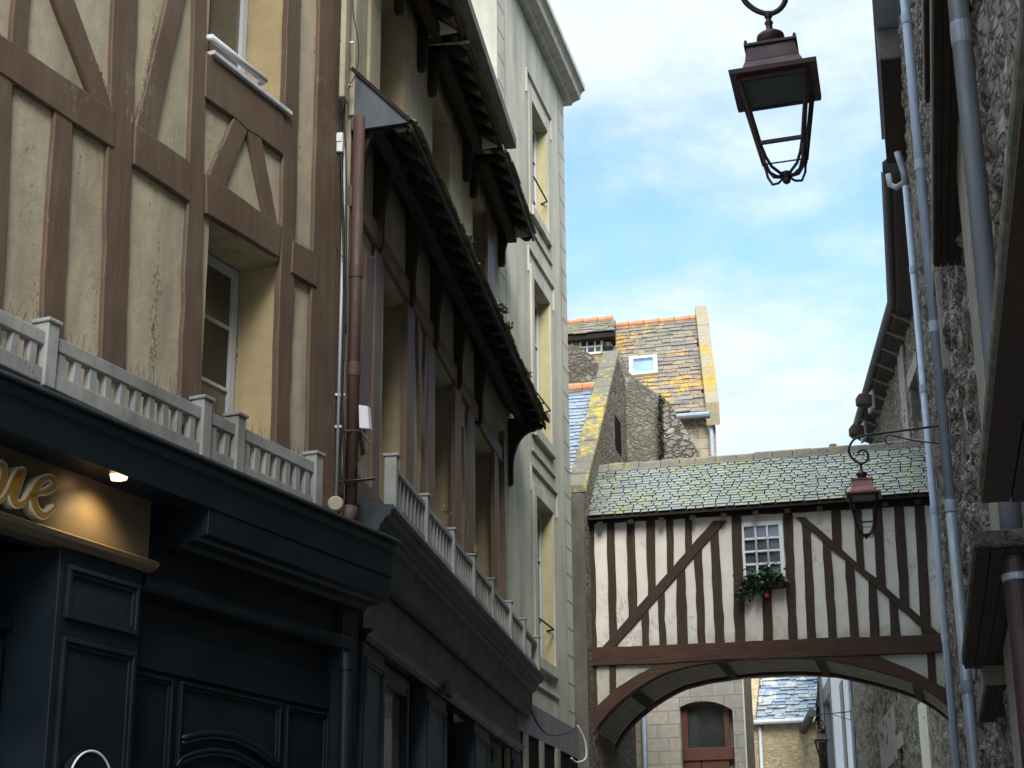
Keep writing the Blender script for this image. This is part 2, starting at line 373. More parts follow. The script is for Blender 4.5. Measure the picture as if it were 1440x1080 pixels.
M['slateblue'] = slate('blue_slate', ((.17, .22, .31), (.25, .3, .38), (.15, .18, .24)), .95, (.35, .33, .16), .4, .6)
M['slatelichen'] = slate('orange_lichened_slate', ((.17, .15, .125), (.24, .21, .17), (.12, .11, .1)), .825, (.5, .3, .07), .75, .2, 5.5)
M['slategrey'] = slate('grey_lichened_slate', ((.2, .18, .15), (.28, .26, .2), (.13, .12, .1)), .86, (.36, .3, .1), .75, .2, 6)
M['lichenstone'] = slate('lichened_coping', ((.22, .2, .155), (.19, .175, .13), (.15, .14, .12)), .82, (.45, .36, .08), .85, .2, 7)
M['orangecoping'] = slate('orange_lichened_coping', ((.3, .27, .2), (.3, .26, .17), (.24, .22, .18)), .79, (.5, .3, .05), .85, .2, 6)
M['blueroof'] = slate('pale_far_slate', ((.13, .18, .26), (.24, .29, .33), (.18, .23, .3), (.27, .28, .25)), .86, (.6, .6, .45), .5, .4, 3)
n = NT('terracotta_ridge', .85, .2); n.col(n.mix(n.ramp(n.noise(5, 6, .65), [(.35, 0), (.7, 1)]), (.5, .19, .09), (.42, .3, .17))); n.bump(n.noise(20, 5, .6), .4, .01); M['terra'] = n.m
n = NT('grey_ridge_mortar', .9, .2); n.col(n.mix(n.ramp(n.noise(4, 6, .7), [(.5, 0), (.68, 1)]), (.19, .175, .16), (.3, .27, .1))); n.bump(n.noise(18, 6, .7), .5, .015); M['ridge'] = n.m
n = NT('white_facade_render', .85, .2); n.col(n.mix(n.ramp(streaks(n, 2, 5, .6), [(.35, 0), (.7, 1)]), (.56, .58, .59), (.38, .39, .4))); M['whiter'] = n.m
n = NT('red_door_wood', .45, .4); n.col(n.mix(n.ramp(n.noise(3, 6, .6, n.map(n.uv, (8, 1, 1))), [(.3, 0), (.7, 1)]), (.11, .036, .018), (.055, .022, .014))); M['reddoor'] = n.m
def leaf(name, a, b):
    n = NT(name, .5, .4); n.col(n.mix(n.isl, a, b)); n.b.inputs['Subsurface Weight'].default_value = 0; return n.m
M['leaf'] = leaf('geranium_leaf', (.018, .05, .02), (.05, .13, .045))
M['weed'] = leaf('weed_leaf', (.05, .11, .03), (.09, .17, .07))
M['moss'] = leaf('moss', (.02, .032, .012), (.06, .07, .03))
M['straw'] = leaf('dry_grass', (.3, .24, .12), (.4, .33, .18))
n = NT('red_petal', .5, .3); n.col((.75, .06, .03)); M['petal'] = n.m
n = NT('gold_letter_face', .35, .5); n.col((.3, .16, .028)); M['gold'] = n.m
n = NT('cream_letter_edge', .4, .4); n.col((.62, .56, .42)); M['letteredge'] = n.m
n = NT('sign_panel', .34, .5); n.col(n.mix(n.ramp(n.noise(2, 4, .6), [(.3, 0), (.7, 1)]), (.085, .066, .042), (.115, .09, .058))); n.b.inputs['Metallic'].default_value = .1; n.bump(n.noise(9, 4, .6), .1, .01); M['signpanel'] = n.m
n = NT('lit_lamp', .4, .3); n.col((.8, .6, .4)); n.b.inputs['Emission Color'].default_value = (1, .6, .26, 1); n.b.inputs['Emission Strength'].default_value = 2.2; M['lit'] = n.m
n = NT('cobbles', .8, .3)
c_, f_ = n.brick(n.map(n.pos, (1, 1, 1)), .16, .12, .012, ((.27, .26, .24), (.33, .31, .29), (.14, .13, .12)))
n.col(c_); n.bump(n.math('SUBTRACT', 1, f_), .6, .02); n.bump(n.noise(12, 5, .6), .4, .01); M['cobble'] = n.m
n = NT('pavement_granite', .8, .3)
c_, f_ = n.brick(n.map(n.pos, (1, 1, 1)), .6, .4, .01, ((.2, .19, .18), (.24, .23, .21), (.08, .075, .07)))
n.col(c_); n.bump(n.noise(15, 5, .6), .3, .01); M['pave'] = n.m
n = NT('bird_dirt', .9, .1); n.col((.62, .62, .58)); M['dirtwhite'] = n.m
n = NT('orange_rust', .8, .2); n.col(n.mix(n.ramp(n.noise(14, 6, .7), [(.35, 0), (.6, 1)]), (.13, .06, .04), (.4, .14, .04))); M['orange'] = n.m
M['zincl2'] = metal('pale_galvanised', (.5, .53, .56), (.36, .38, .4), .45, .2)
M['eaveboard'] = painted_wood('peeling_grey_board', (.2, .185, .165), (.12, .1, .085), (.42, .4, .37), .5, .7)
M['glasspale'] = glass('pale_grey_green_glass', (.09, .095, .085), .02)  # base colour lightened in place of a bright stone reflection
M['slat'] = wood('grey_slats', (.5, .46, .38), (.36, .33, .27), .8, axis='h')
n = NT('bright_white_paint', .4, .4); n.col((.72, .74, .72)); M['brightwhite'] = n.m
n = NT('cream_painted_wood', .5, .4); n.col((.6, .56, .46)); M['whitewood'] = n.m
M['ruin'] = rubble('mixed_grey_gable_stone', ((.2, .18, .14), (.3, .27, .21), (.16, .145, .12), (.36, .34, .29)), (.16, .15, .125), 4.6, 1.8, .03)
M['yellowish'] = rubble('warm_rubble_stone', ((.4, .32, .2), (.46, .4, .29), (.3, .24, .16), (.52, .47, .37)), (.42, .38, .3), 2.8, 1.8)
n = NT('warm_granite', .85, .2); n.col(n.mix(n.ramp(n.noise(5, 7, .65), [(.3, 0), (.7, 1)]), (.4, .33, .22), (.26, .22, .15))); M['granitewarm'] = n.m
M['glasssky'] = glass('blue_skylight_glass', (.06, .13, .3), .05)
n = NT('dark_granite_trim', .85, .2); n.col(n.mix(n.ramp(n.noise(6, 7, .65), [(.3, 0), (.7, 1)]), (.2, .175, .145), (.12, .11, .095))); n.bump(n.noise(22, 7, .7), .5, .02); M['granitedark'] = n.m
n = NT('mossy_stone_edge', .9, .2); n.col(n.mix(n.ramp(n.noise(7, 7, .7), [(.45, 0), (.6, 1)]), (.13, .115, .095), (.05, .06, .04))); n.bump(n.noise(20, 7, .7), .6, .03); M['mossystone'] = n.m
n = NT('lamp_tray', .4, .4); n.col((.03, .045, .04)); M['tray'] = n.m
M['zincdark2'] = metal('blue_grey_pipe', (.15, .19, .23), (.1, .13, .16), .5, .2)

M['darkrender'] = plaster('dark_stained_render', (.15, .135, .11), (.07, .065, .055), (.03, .03, .026), .9, .5)

n = NT('flaked_paint', .9, .1); n.col(n.mix(n.ramp(n.noise(60, 5, .7), [(.4, 0), (.55, 1)]), (.5, .47, .38), (.2, .16, .11))); n.bump(n.noise(60, 5, .7), .6, .01); M['flake'] = n.m
n = NT('dark_crack', .9, .1); n.col(n.mix(n.ramp(n.noise(60, 5, .7), [(.45, 0), (.6, 1)]), (.03, .025, .02), (.3, .27, .2))); M['darkcrack'] = n.m

# ================================================================== building helpers
def quadpx(F, pts, w): return [F.at(x, y, w) for x, y in pts]
_tr = random.Random(77)
def wobble(q, amp, seg=.22):
    out_ = []
    for i, (a, b) in enumerate(zip(q, q[1:]+q[:1])):
        du, dz = b[0]-a[0], b[1]-a[1]; l = math.hypot(du, dz); n = max(1, int(l/seg)); out_.append(a)
        for k in range(1, n):
            t = k/n; j = _tr.gauss(0, amp); out_.append((a[0]+du*t-dz/l*j, a[1]+dz*t+du/l*j))
    return out_
def timber(F, pts, w, mat, parent, name='post', w0=-.02, bevel=.008, label=None, amp=.005):
    o = MB().poly(F, wobble(quadpx(F, pts, w), amp), w0, w).build(name, mat, parent, bevel)
    if label: o['label'] = label
    return o
def wall(F, u0, u1, z0, z1, holes, mat, parent, depth=4, name='wall', reveal=.28, back=True, far=True, mb=None):
    mb = mb or MB()
    us = sorted({u0, u1, *[h[0] for h in holes], *[h[1] for h in holes]}); zs = sorted({z0, z1, *[h[2] for h in holes], *[h[3] for h in holes]})
    us = [u for u in us if u0 <= u <= u1]; zs = [z for z in zs if z0 <= z <= z1]
    for a, b in zip(us, us[1:]):
        for c, d in zip(zs, zs[1:]):
            m = ((a+b)/2, (c+d)/2)
            if any(h[0] < m[0] < h[1] and h[2] < m[1] < h[3] for h in holes): continue
            mb.add([F.P(a, 0, c), F.P(b, 0, c), F.P(b, 0, d), F.P(a, 0, d)], [(0, 1, 2, 3)])
    for h in holes:
        a, b, c, d = h[:4]; r = -(h[4] if len(h) > 4 else reveal)
        q = [(a, c), (b, c), (b, d), (a, d)]
        for i in range(4):
            p, s = q[i], q[(i+1) % 4]
            mb.add([F.P(p[0], 0, p[1]), F.P(s[0], 0, s[1]), F.P(s[0], r, s[1]), F.P(p[0], r, p[1])], [(0, 1, 2, 3)])
        mb.add([F.P(x, r, z) for x, z in q], [(0, 1, 2, 3)])
    D = -depth
    mb.add([F.P(u0, 0, z0), F.P(u0, D, z0), F.P(u0, D, z1), F.P(u0, 0, z1)], [(0, 1, 2, 3)])
    mb.add([F.P(u1, 0, z0), F.P(u1, D, z0), F.P(u1, D, z1), F.P(u1, 0, z1)], [(0, 1, 2, 3)])
    mb.add([F.P(u0, 0, z1), F.P(u1, 0, z1), F.P(u1, D, z1), F.P(u0, D, z1)], [(0, 1, 2, 3)])
    mb.add([F.P(u0, D, z0), F.P(u1, D, z0), F.P(u1, D, z1), F.P(u0, D, z1)], [(0, 1, 2, 3)])
    return mb.build(name, mat, parent, recalc=False) if mat else mb
def window(F, u0, u1, z0, z1, w, parent, fr=.05, trans=(), mull=(), mat=None, gmat=None, th=.045, bar=.03, name='window', label=None):
    mat = mat or M['frame']; gmat = gmat or M['glass']
    mb = MB()
    mb.box(F, u0, u0+fr, w, w+th, z0, z1).box(F, u1-fr, u1, w, w+th, z0, z1)
    mb.box(F, u0+fr, u1-fr, w, w+th-.002, z0, z0+fr).box(F, u0+fr, u1-fr, w, w+th-.002, z1-fr, z1)
    for t in trans: mb.box(F, u0+fr, u1-fr, w+.004, w+th-.008, t-bar/2, t+bar/2)
    zz_ = [z0+fr]+[x for t in trans for x in (t-bar/2, t+bar/2)]+[z1-fr]
    for m_ in mull:
        for i in range(0, len(zz_), 2): mb.box(F, m_-bar/2, m_+bar/2, w+.006, w+th-.006, zz_[i], zz_[i+1])
    o = mb.build(name, mat, parent, .003)
    if label: o['label'] = label
    us = [u0+fr]+[x for m_ in mull for x in (m_-bar/2, m_+bar/2)]+[u1-fr]
    for i in range(0, len(us), 2):
        for j in range(0, len(zz_), 2):
            MB().box(F, us[i], us[i+1], w+.012, w+.018, zz_[j], zz_[j+1]).build('pane', gmat, o)
    return o
def slate_rows(F, u0, u1, z0, z1, w0, w1, rows, sw, inside=None, th=.012, gap=.004, jit=.25, tilt=.35, seed=1, nstrip=True):
    """courses of slates on a roof plane from eave (w0,z0) up to ridge (w1,z1)"""
    rnd = random.Random(seed); mb = MB()
    for r in range(rows):
        a = r/rows; b = (r+1.25)/rows
        u = u0 - rnd.random()*sw
        while u < u1:
            wd = sw*(.65+rnd.random()*.75)
            ua, ub = max(u, u0)+gap, min(u+wd, u1)-gap
            u += wd
            if ub-ua < sw*.15: continue
            if inside and not inside((ua+ub)/2, (r+.5)/rows): continue
            j = (rnd.random()-.5)*jit/rows; k = (rnd.random()-.5)*jit*.5/rows; lift = th*(1+rnd.random()*tilt)
            wa, za = w0+(w1-w0)*(a+j), z0+(z1-z0)*(a+j)
            wa2, za2 = w0+(w1-w0)*(a+j+k), z0+(z1-z0)*(a+j+k)
            wb, zb = w0+(w1-w0)*min(b, 1.02), z0+(z1-z0)*min(b, 1.02)
            sl = math.hypot(w1-w0, z1-z0); nw, nz = abs(z1-z0)/sl, abs(w1-w0)/sl
            s_ = 1 if w0 > w1 else -1
            o1 = F.n*(nw*s_*lift*2)+Vector((0, 0, nz*lift*2)); o0 = F.n*(nw*s_*lift*.9)+Vector((0, 0, nz*lift*.9))
            p = [F.P(ua, wa, za)+o1, F.P(ub, wa2, za2)+o1, F.P(ub, wb, zb)+o0, F.P(ua, wb, zb)+o0]
            nn = F.n*(nw*s_)+Vector((0, 0, nz))
            mb.prism(p, -nn*lift*.9)
    return mb
def roof_slab(F, pts, th, mb=None):
    """pts (u,w,z) polygon, thickness downward"""
    mb = mb or MB(); return mb.prism([F.P(*p) for p in pts], Vector((0, 0, -th)))

# ================================================================== frames
F1 = Frame(1875, (290, 500, 11.6))
uE1, _ = F1.at(480, 500)                                   # far end of house 1
e1 = F1.P(uE1, 0, 0)
F2 = Frame(1095, o=None, anchor=(486, 500, e1.y+.03))
uA, uB = 0.0, F2.at(703, 500)[0]
e2 = F2.P(uB, 0, 0)
F3 = Frame(1335, anchor=(701, 450, e2.y))
uC = F3.at(800, 560)[0]
FR = Frame(1318, anchor=(1450, 730, 7.5), side=-1)
FB = Frame(-8700, anchor=(1070, 900, 29.0))
def zof(F, px, py, w=0): return F.at(px, py, w)[1]
def uof(F, px, py, w=0): return F.at(px, py, w)[0]
print('H1', [round(x, 2) for x in F1.at(290, 640)], 'end', tuple(round(x, 2) for x in e1), 'H2 len', uB, 'e2', tuple(e2), 'H3 len', uC, tuple(F3.P(uC, 0, 0)))

# ================================================================== ground
g = MB().add([(-300, -150, 0), (300, -150, 0), (300, 500, 0), (-300, 500, 0)], [(0, 1, 2, 3)]).build('ground', M['cobble'], None); struct(g)
pv = MB(); pv.box(FR, -14, 18, .0, .5, .004, .13); pvo = pv.build('pavement', M['pave'], None, .01); struct(pvo)

# ================================================================== house 1 (left, beige panels in brown timber)
H1 = thing('timber_framed_house', 'beige plastered house with brown timber framing, above the sign with gold letters', 'house', F1.P(uE1-2.5, 0, 0))
wl = (uof(F1, 293, 340), uof(F1, 392, 500), zof(F1, 293, 670), zof(F1, 340, 335))
wu = (uof(F1, 293, 40), uof(F1, 402, 100), zof(F1, 293, 75), zof(F1, 340, -260))
U0 = -6.0; ZT = 11.0
wall(F1, U0, uE1-.004, zof(F1, 300, 655, .47)-.3, ZT, [(*wl, .46), (*wu, .46)], M['plaster'], H1, depth=5)
# far reveals of the windows (smooth ochre render)
for h in (wl, wu):
    b = MB().box(F1, h[1]-.006, h[1]-.002, -.36, -.001, h[2], h[3]-.002); b.build('reveal', M['reveal'], H1)
ZV = -260
tw = .035
def post1(xl0, y0, xl1, y1, xr0, xr1, mat='brown', w=tw, **k):
    timber(F1, [(xl0, y0), (xr0, y0), (xr1, y1), (xl1, y1)], w, M[mat], H1, 'post', **k)
post1(16+20, -280, 14, 120, 60, 36)
post1(-3, 90, -22, 470, 21, 2)
post1(79, 140, 56, 500, 104, 89)
post1(170, -260, 142, 530, 204, 176)
post1(284, -260, 253, 600, 296, 282)
post1(413, -260, 386, 680, 431, 407)
post1(457, -260, 430, 720, 474, 471)
post1(471.5, -260, 468.5, 720, 486, 481, w=.02)
# narrow raised strip between the two last posts has belts of its own
def belt(pts, name='beam', w=.045): timber(F1, pts, w, M['brown'], H1, name)
belt([(-120, -27), (36, 70), (161, 156), (161, 208), (104, 172), (-3, 99), (-120, 20)])
belt([(192, 175), (268, 228), (268, 284), (189, 231)])
belt([(291, 73), (401, 155), (401, 158), (399, 218), (368, 194), (349, 183), (330, 165), (297, 142), (289, 136)])
belt([(291, 243), (315, 260), (376, 305), (397, 318), (393, 362), (291, 300)])
belt([(413, 338), (450, 358), (446, 404), (411, 383)], w=.05)
for pts in ([(330, 164), (351, 178), (316, 263), (294, 247)], [(348, 180), (368, 193), (391, 318), (375, 308)]):
    timber(F1, pts, .04, M['brown'], H1, 'brace')
for pts in ([(26, -130), (58, -130), (164, 162), (128, 134)], [(282, -190), (300, -190), (219, 196), (192, 178)]):
    timber(F1, pts, .04, M['brown'], H1, 'brace')
# orange rust stripes on post edges
for (xa, ya, xb, yb) in ((77.5, 170, 61, 480), (149.5, 330, 143, 520)):
    MB().poly(F1, quadpx(F1, [(xa-.9, ya), (xa+.7, ya), (xb+1.2, yb), (xb-1.5, yb)], .02), .0, .03).build('rust_edge', M["orange"], H1)
# flaking paint where the braces meet the panels
def flake(a, b, wd, w=.041, seed=1, mat='flake'):
    rn_ = random.Random(seed); (ua, za), (ub, zb) = F1.at(*a, w), F1.at(*b, w)
    L1, R1 = [], []
    for k in range(25):
        t = k/24; u = ua+(ub-ua)*t; z = za+(zb-za)*t; h = wd*(.15+rn_.random()**2)*math.sin(math.pi*min(1, t*1.05+.02))
        L1.append((u-h+rn_.gauss(0, .004), z)); R1.append((u+h*.4+.003, z+rn_.gauss(0, .003)))
    o_ = MB().add([F1.P(u, w, z) for u, z in L1+R1], [(k, k+1, 25+k+1, 25+k) for k in range(24)]); o_.build('flaking_paint', M[mat], H1)
flake((224, 2), (193, 172), .03, seed=1); flake((318, 178), (297, 240), .022, .0415, 2); flake((141, 90), (160, 160), .02, seed=3)
flake((220, 196), (266, 226), .022, .047, 4, 'darkcrack'); flake((137, 88), (152, 128), .012, .0418, 5, 'darkcrack'); flake((418, 338), (446, 356), .03, .052, 6, 'darkcrack')
# windows
def w1window(h, trans, name, lab):
    uR = h[1]
    o = window(F1, h[0]+.02, uR-.03, h[2], h[3]-.015, -.42, H1, .075, trans, (), gmat=M['glasscurt'], label=lab)
    return o
uq = uof(F1, 310, 460, -.25)
w1window(wl, [zof(F1, 310, 457, -.4), zof(F1, 308, 545, -.4)], 'window', 'white lower window with three stacked panes')
w1window(wu, [zof(F1, 310, -60, -.4)], 'window', 'white upper window with dark panes')
# inner stile and curtain
s = MB().box(F1, wu[0]-.01, wu[1]+.01, -.05, .075, wu[2]-.035, wu[2]).build('sill', M['frame'], H1, .004)
hb = MB(); a = F1.at(293, 50, .06); b = F1.at(372, 117, .06)
hb.tube([F1.P(a[0]+.03, .0, a[1]), F1.P(a[0]+.03, .06, a[1]), F1.P(b[0], .06, a[1]), F1.P(b[0]+.01, .0, a[1])], .03, 12)
hb.build('handrail', M['whitepl'], H1, smooth=True)
# simple roof
rf = MB(); rf.prof(F1, [(.5, ZT), (-5, ZT+4.5), (-5, ZT+4.3), (.5, ZT-.2)], U0, uE1); rf.build('roof', M['slateblue'], H1)

# ---------------- balustrade helper
def balustrade(F, w, posts, rails, n_between, name, label, mat, pw=.1, bw=.052, cap=True, group=None, zt=None, zb=None, thick=.07, rail_h=(.085, .1)):
    """posts = list of u; zt, zb functions of u: top of top rail and bottom of bottom rail"""
    t = thing(name, label, 'balustrade', F.P((posts[0]+posts[-1])/2, w, min(zb(posts[0]), zb(posts[-1]))), group)
    for i, u in enumerate(posts):
        mb = MB().box(F, u-pw/2, u+pw/2, w-.05, w+.055, zb(u)-.01, zt(u)+.06)
        mb.box(F, u-pw/2-.014, u+pw/2+.014, w-.064, w+.069, zt(u)+.06, zt(u)+.085)
        p = mb.build('post', mat, t, .006)
    for i, (a, b) in enumerate(zip(posts, posts[1:])):
        n = n_between[i]; a2, b2 = a+pw/2, b-pw/2
        for (off, h, nm) in ((0, rail_h[0], 'top_rail'), (None, rail_h[1], 'bottom_rail')):
            zf = (lambda u: zt(u)-h) if nm == 'top_rail' else (lambda u: zb(u))
            pts = [F.P(a2, w-.035, zf(a2)), F.P(b2, w-.035, zf(b2)), F.P(b2, w-.035, zf(b2)+h), F.P(a2, w-.035, zf(a2)+h)]
            MB().prism(pts, F.n*thick).build(nm, mat, t, .006)
        for k in range(n):
            u = a2+(b2-a2)*(k+.5)/n; jt = random.uniform(-.006, .006)
            z0, z1 = zb(u)+rail_h[1], zt(u)-rail_h[0]
            bm_ = MB().prism([F.P(u-bw/2+jt, w-.025, z0), F.P(u+bw/2+jt, w-.025, z0), F.P(u+bw/2-jt, w-.025, z1), F.P(u-bw/2-jt, w-.025, z1)], F.n*.05)
            bm_.build('baluster', mat, t, .004)
    return t
WB = .40
def lin(F, w, p, q):
    (ua, za), (ub, zb_) = F.at(*p, w), F.at(*q, w)
    return lambda u: za+(zb_-za)*(u-ua)/(ub-ua)
ztop = lin(F1, WB, (85, 480), (440, 652)); zbot = lin(F1, WB, (79, 553), (441, 722))
pu = [uof(F1, x, y, WB+.05) for x, y in ((72, 505), (291, 600), (338, 635), (448, 690))]
pu = [pu[0]-(pu[1]-pu[0])*1.05] + pu
balustrade(F1, WB, pu, None, [10, 10, 2, 7], 'balustrade', 'weathered grey white balustrade with chunky balusters on the cornice above the gold letters', M['white'], pw=.1, bw=.062, zt=ztop, zb=zbot)
# bird spikes behind it
sp = MB(); rnd = random.Random(3)
for k in range(150):
    u = pu[0]+(pu[-1]-pu[0])*k/150+rnd.uniform(-.01, .01)
    z = ztop(u)-.06; p = F1.P(u, WB-.1, z)
    sp.tube([p, p+F1.d*rnd.uniform(-.09, .09)+F1.n*rnd.uniform(-.05, .07)+Vector((0, 0, rnd.uniform(.16, .24)))], .0013, 4)
tag(sp.build('bird_spikes', M['iron'], None), 'row of thin wire bird spikes behind the weathered balustrade of the beige house', 'bird spikes')

# ================================================================== shop front 1 (navy, lit sign)
S1 = thing('shop_front', 'navy panelled shop front with a lamp lit sign of gold letters, under the beige house', 'shop front', F1.P(uE1-2.5, .2, 0))
uS0 = -6.0
uCe = uof(F1, 560, 785, .47)
zc1 = zof(F1, 313, 657, .47); zc1b = zof(F1, 115, 645, .44)
zfl = zof(F1, 150, 596, .47)
mb = MB()
mb.prof(F1, [(0, zc1+.09), (.5, zc1+.01), (.5, zc1-.012), (0, zc1-.012)], uS0, uCe).build('lead_flashing', M['zincdark'], S1, .004)
c1 = MB()
H = zc1-.014-zc1b
c1.prof(F1, [(0, zc1-.014), (.47, zc1-.014), (.475, zc1-.05), (.455, zc1-.07), (.44, zc1-.085), (.44, zc1b+.0), (0, zc1b+.0)], uS0, uCe-.04)
c1.build('cornice', M['navy'], S1, .004)
zlow = zof(F1, 500, 826, .43); uj = uof(F1, 297, 690, .44)
MB().prof(F1, [(0, zc1b-.001), (.43, zc1b-.001), (.43, zlow), (.36, zlow-.01), (.34, zlow-.03), (.24, zlow-.04), (.22, zlow-.07), (0, zlow-.07)], uj, uCe-.06).build('cornice_box', M['navy'], S1, .004)
# board below the cornice
zl1 = zof(F1, 350, 852, .16)
zl0 = zof(F1, 350, 872, .16)
MB().box(F1, uS0, uE1-.03, 0, .10, zl1, zc1b-.002).build('fascia', M['navy'], S1, .004)
uSg = uof(F1, 211, 745, .2)
uPa, uPb = uof(F1, 80, 900, .22), uof(F1, 199, 900, .22)
led = MB()
def ledge(mb, u0, u1, wb, wt, z0, z1):
    mb.prof(F1, [(wb, z0), (wt-.05, z0), (wt-.02, z0+.02), (wt, (z0+z1)/2), (wt-.01, z1-.01), (wt-.04, z1), (wb, z1+.01)], u0, u1)
ledge(led, uSg+.004, uE1-.02, .0, .2, zl0, zl1-.002)
led.build('ledge', M['navy'], S1, .003)
# sign
zs1 = zof(F1, 100, 655, .22); zs0 = zof(F1, 100, 757, .22)
sg = MB().box(F1, uS0, uSg, .101, .2, zs0+.03, zs1).build('sign_board', M['signpanel'], S1, .004)
fm = MB()
fm.prof(F1, [(.1, zs1+.002), (.225, zs1+.002), (.24, zs1+.02), (.225, zs1+.035), (.26, zs1+.05), (.275, zs1+.085), (.1, zs1+.1)], uS0, uSg+.01)
fm.build('sign_moulding', M['signpanel'], sg, .002)
fm = MB(); fm.prof(F1, [(.1, zs0-.06), (.22, zs0-.06), (.27, zs0-.03), (.28, zs0), (.24, zs0+.02), (.21, zs0+.028), (.1, zs0+.028)], uS0, uSg+.02)
fm.build('sign_ledge', M['signpanel'], sg, .002)
# letters: ribbons along script strokes, measured on the sign plane
def ribbon(F, path, w0, w1, mbf, mbe):
    """path: list of (px,py,width px)"""
    pts = [(*F.at(x, y, w1), wd) for x, y, wd in path]
    # smooth (catmull)
    P = []
    for i in range(len(pts)-1):
        p0, p1, p2, p3 = pts[max(i-1, 0)], pts[i], pts[i+1], pts[min(i+2, len(pts)-1)]
        for k in range(6):
            t = k/6
            P.append(tuple(.5*((2*p1[j])+(-p0[j]+p2[j])*t+(2*p0[j]-5*p1[j]+4*p2[j]-p3[j])*t*t+(-p0[j]+3*p1[j]-3*p2[j]+p3[j])*t**3) for j in range(3)))
    P.append(pts[-1])
    s = 1/250.0
    def strip(extra, wa, wb, mb):
        L_, R_ = [], []
        for i, p in enumerate(P):
            a = P[max(i-1, 0)]; b = P[min(i+1, len(P)-1)]
            dx, dz = b[0]-a[0], b[1]-a[1]; l = math.hypot(dx, dz) or 1
            nx, nz = -dz/l, dx/l; h = p[2]*s/2+extra
            L_.append((p[0]+nx*h, p[1]+nz*h)); R_.append((p[0]-nx*h, p[1]-nz*h))
        n = len(P); vs = [F.P(u, wa, z) for u, z in L_+R_]+[F.P(u, wb, z) for u, z in L_+R_]
        fs = []
        for i in range(n-1):
            fs += [(i, i+1, n+i+1, n+i), (2*n+i, 2*n+n+i, 2*n+n+i+1, 2*n+i+1), (i, 2*n+i, 2*n+i+1, i+1), (n+i, n+i+1, 3*n+i+1, 3*n+i)]
        fs += [(0, n, 3*n, 2*n), (n-1, 3*n-1, 4*n-1, 2*n-1)][:1]
        fs += [(n-1, 2*n+n-1, 4*n-1, 2*n-1)]
        mb.add(vs, fs)
    strip(.013, w0, w1, mbe); strip(0, w1+.001, w1+.006, mbf)
def letter(strokes, nm='letter'):
    f, e = MB(), MB()
    for i, st in enumerate(strokes): ribbon(F1, st, .2, .262+.0009*i, f, e)
    o = e.build(nm, M['letteredge'], sg); f.build('letter_face', M['gold'], o)
letter([[(-26, 664, 4), (-34, 655, 9), (-44, 660, 10), (-50, 680, 11), (-48, 694, 10), (-36, 690, 6), (-24, 672, 5), (-20, 655, 8), (-24, 690, 12), (-32, 730, 12), (-42, 745, 7)]])
letter([[(-14, 667, 5), (-5, 655, 8), (3, 655, 10), (6, 662, 11), (2, 680, 11), (-4, 694, 9)], [(-6, 706, 4), (4, 700, 4), (12, 688, 4), (20, 672, 5), (28, 664, 11), (22, 680, 12), (17, 696, 11), (22, 708, 8), (34, 706, 5), (44, 692, 4)]])
letter([[(37, 664.5, 0.5), (31, 664.5, 12), (25, 682, 12), (20, 700, 10), (24, 709, 6), (34, 706, 4), (42, 697, 3)],
        [(42, 699, 3), (54, 693, 4), (66, 690, 7), (76, 683, 9), (75, 674, 7), (66, 672, 6), (54, 680, 9), (47, 697, 12), (50, 714, 11), (60, 724, 8), (71, 719, 4), (77, 712, 3)]])
# little spot lamp
uL, zL = F1.at(163, 667, .39)
SL = thing('sign_lamp', 'small glowing lamp lighting the sign with gold letters', 'lamp', F1.P(uL, .37, zL-.03))
lb = MB(); pz = F1.P(uL, .3, zL)
lb.prism([F1.P(uL-.05, .37, zL+.012), F1.P(uL+.08, .37, zL+.012), F1.P(uL+.06, .37, zL-.03), F1.P(uL-.02, .37, zL-.045)], F1.n*.06)
lb.build('lamp_head', M['lit'], SL, .008)
MB().tube([F1.P(uL, .2, zL+.06), F1.P(uL, .38, zL+.012)], .01, 8).build('lamp_arm', M['iron'], SL)
ld = bpy.data.lights.new('sign_spot', 'SPOT'); ld.energy = 12; ld.use_shadow = True; ld.color = (1, .72, .36); ld.spot_size = R(120); ld.spot_blend = .7; ld.shadow_soft_size = .09
lo = bpy.data.objects.new('sign_spot', ld); C.objects.link(lo); lo.location = F1.P(uL+.0, .4, zL-.07)
tgt = F1.P(uL+.02, .16, zL-.6); lo.rotation_euler = (lo.location-tgt).to_track_quat('Z', 'Y').to_euler()
for du in (-1.75, -3.3):
    l2 = lo.copy(); C.objects.link(l2); l2.location = F1.P(uL+du, .4, zL-.07)
    MB().prism([F1.P(uL+du-.05, .37, zL+.012), F1.P(uL+du+.08, .37, zL+.012), F1.P(uL+du+.06, .37, zL-.03), F1.P(uL+du-.02, .37, zL-.045)], F1.n*.06).build('lamp_head', M['lit'], SL, .008)
# pilaster with framed panels
def mframe(F, u0, u1, z0, z1, w, bw=.035, h=.02, mat=None, parent=None, name='panel_moulding', steps=2):
    mb = MB()
    for k in range(steps):
        a = k*bw; hh = h*(1-.45*k)
        mb.box(F, u0+a, u1-a, w, w+hh, z1-a-bw, z1-a).box(F, u0+a, u1-a, w, w+hh, z0+a, z0+a+bw)
        mb.box(F, u0+a, u0+a+bw, w, w+hh-.0015, z0+a+bw, z1-a-bw).box(F, u1-a-bw, u1-a, w, w+hh-.0015, z0+a+bw, z1-a-bw)
    return mb.build(name, mat or M['navy'], parent, .004)
zp1 = zs0-.062
wp = .2
pil = MB().box(F1, uPa, uPb, -.3, wp, 0, zp1).build('pilaster', M['navy'], S1, .006)
ua, zt_ = F1.at(94, 793, wp); ub, zb_ = F1.at(192, 888, wp)
mframe(F1, uPa+.06, uPb-.05, zof(F1, 140, 882, wp), zof(F1, 140, 808, wp), wp, .028, .03, parent=pil)
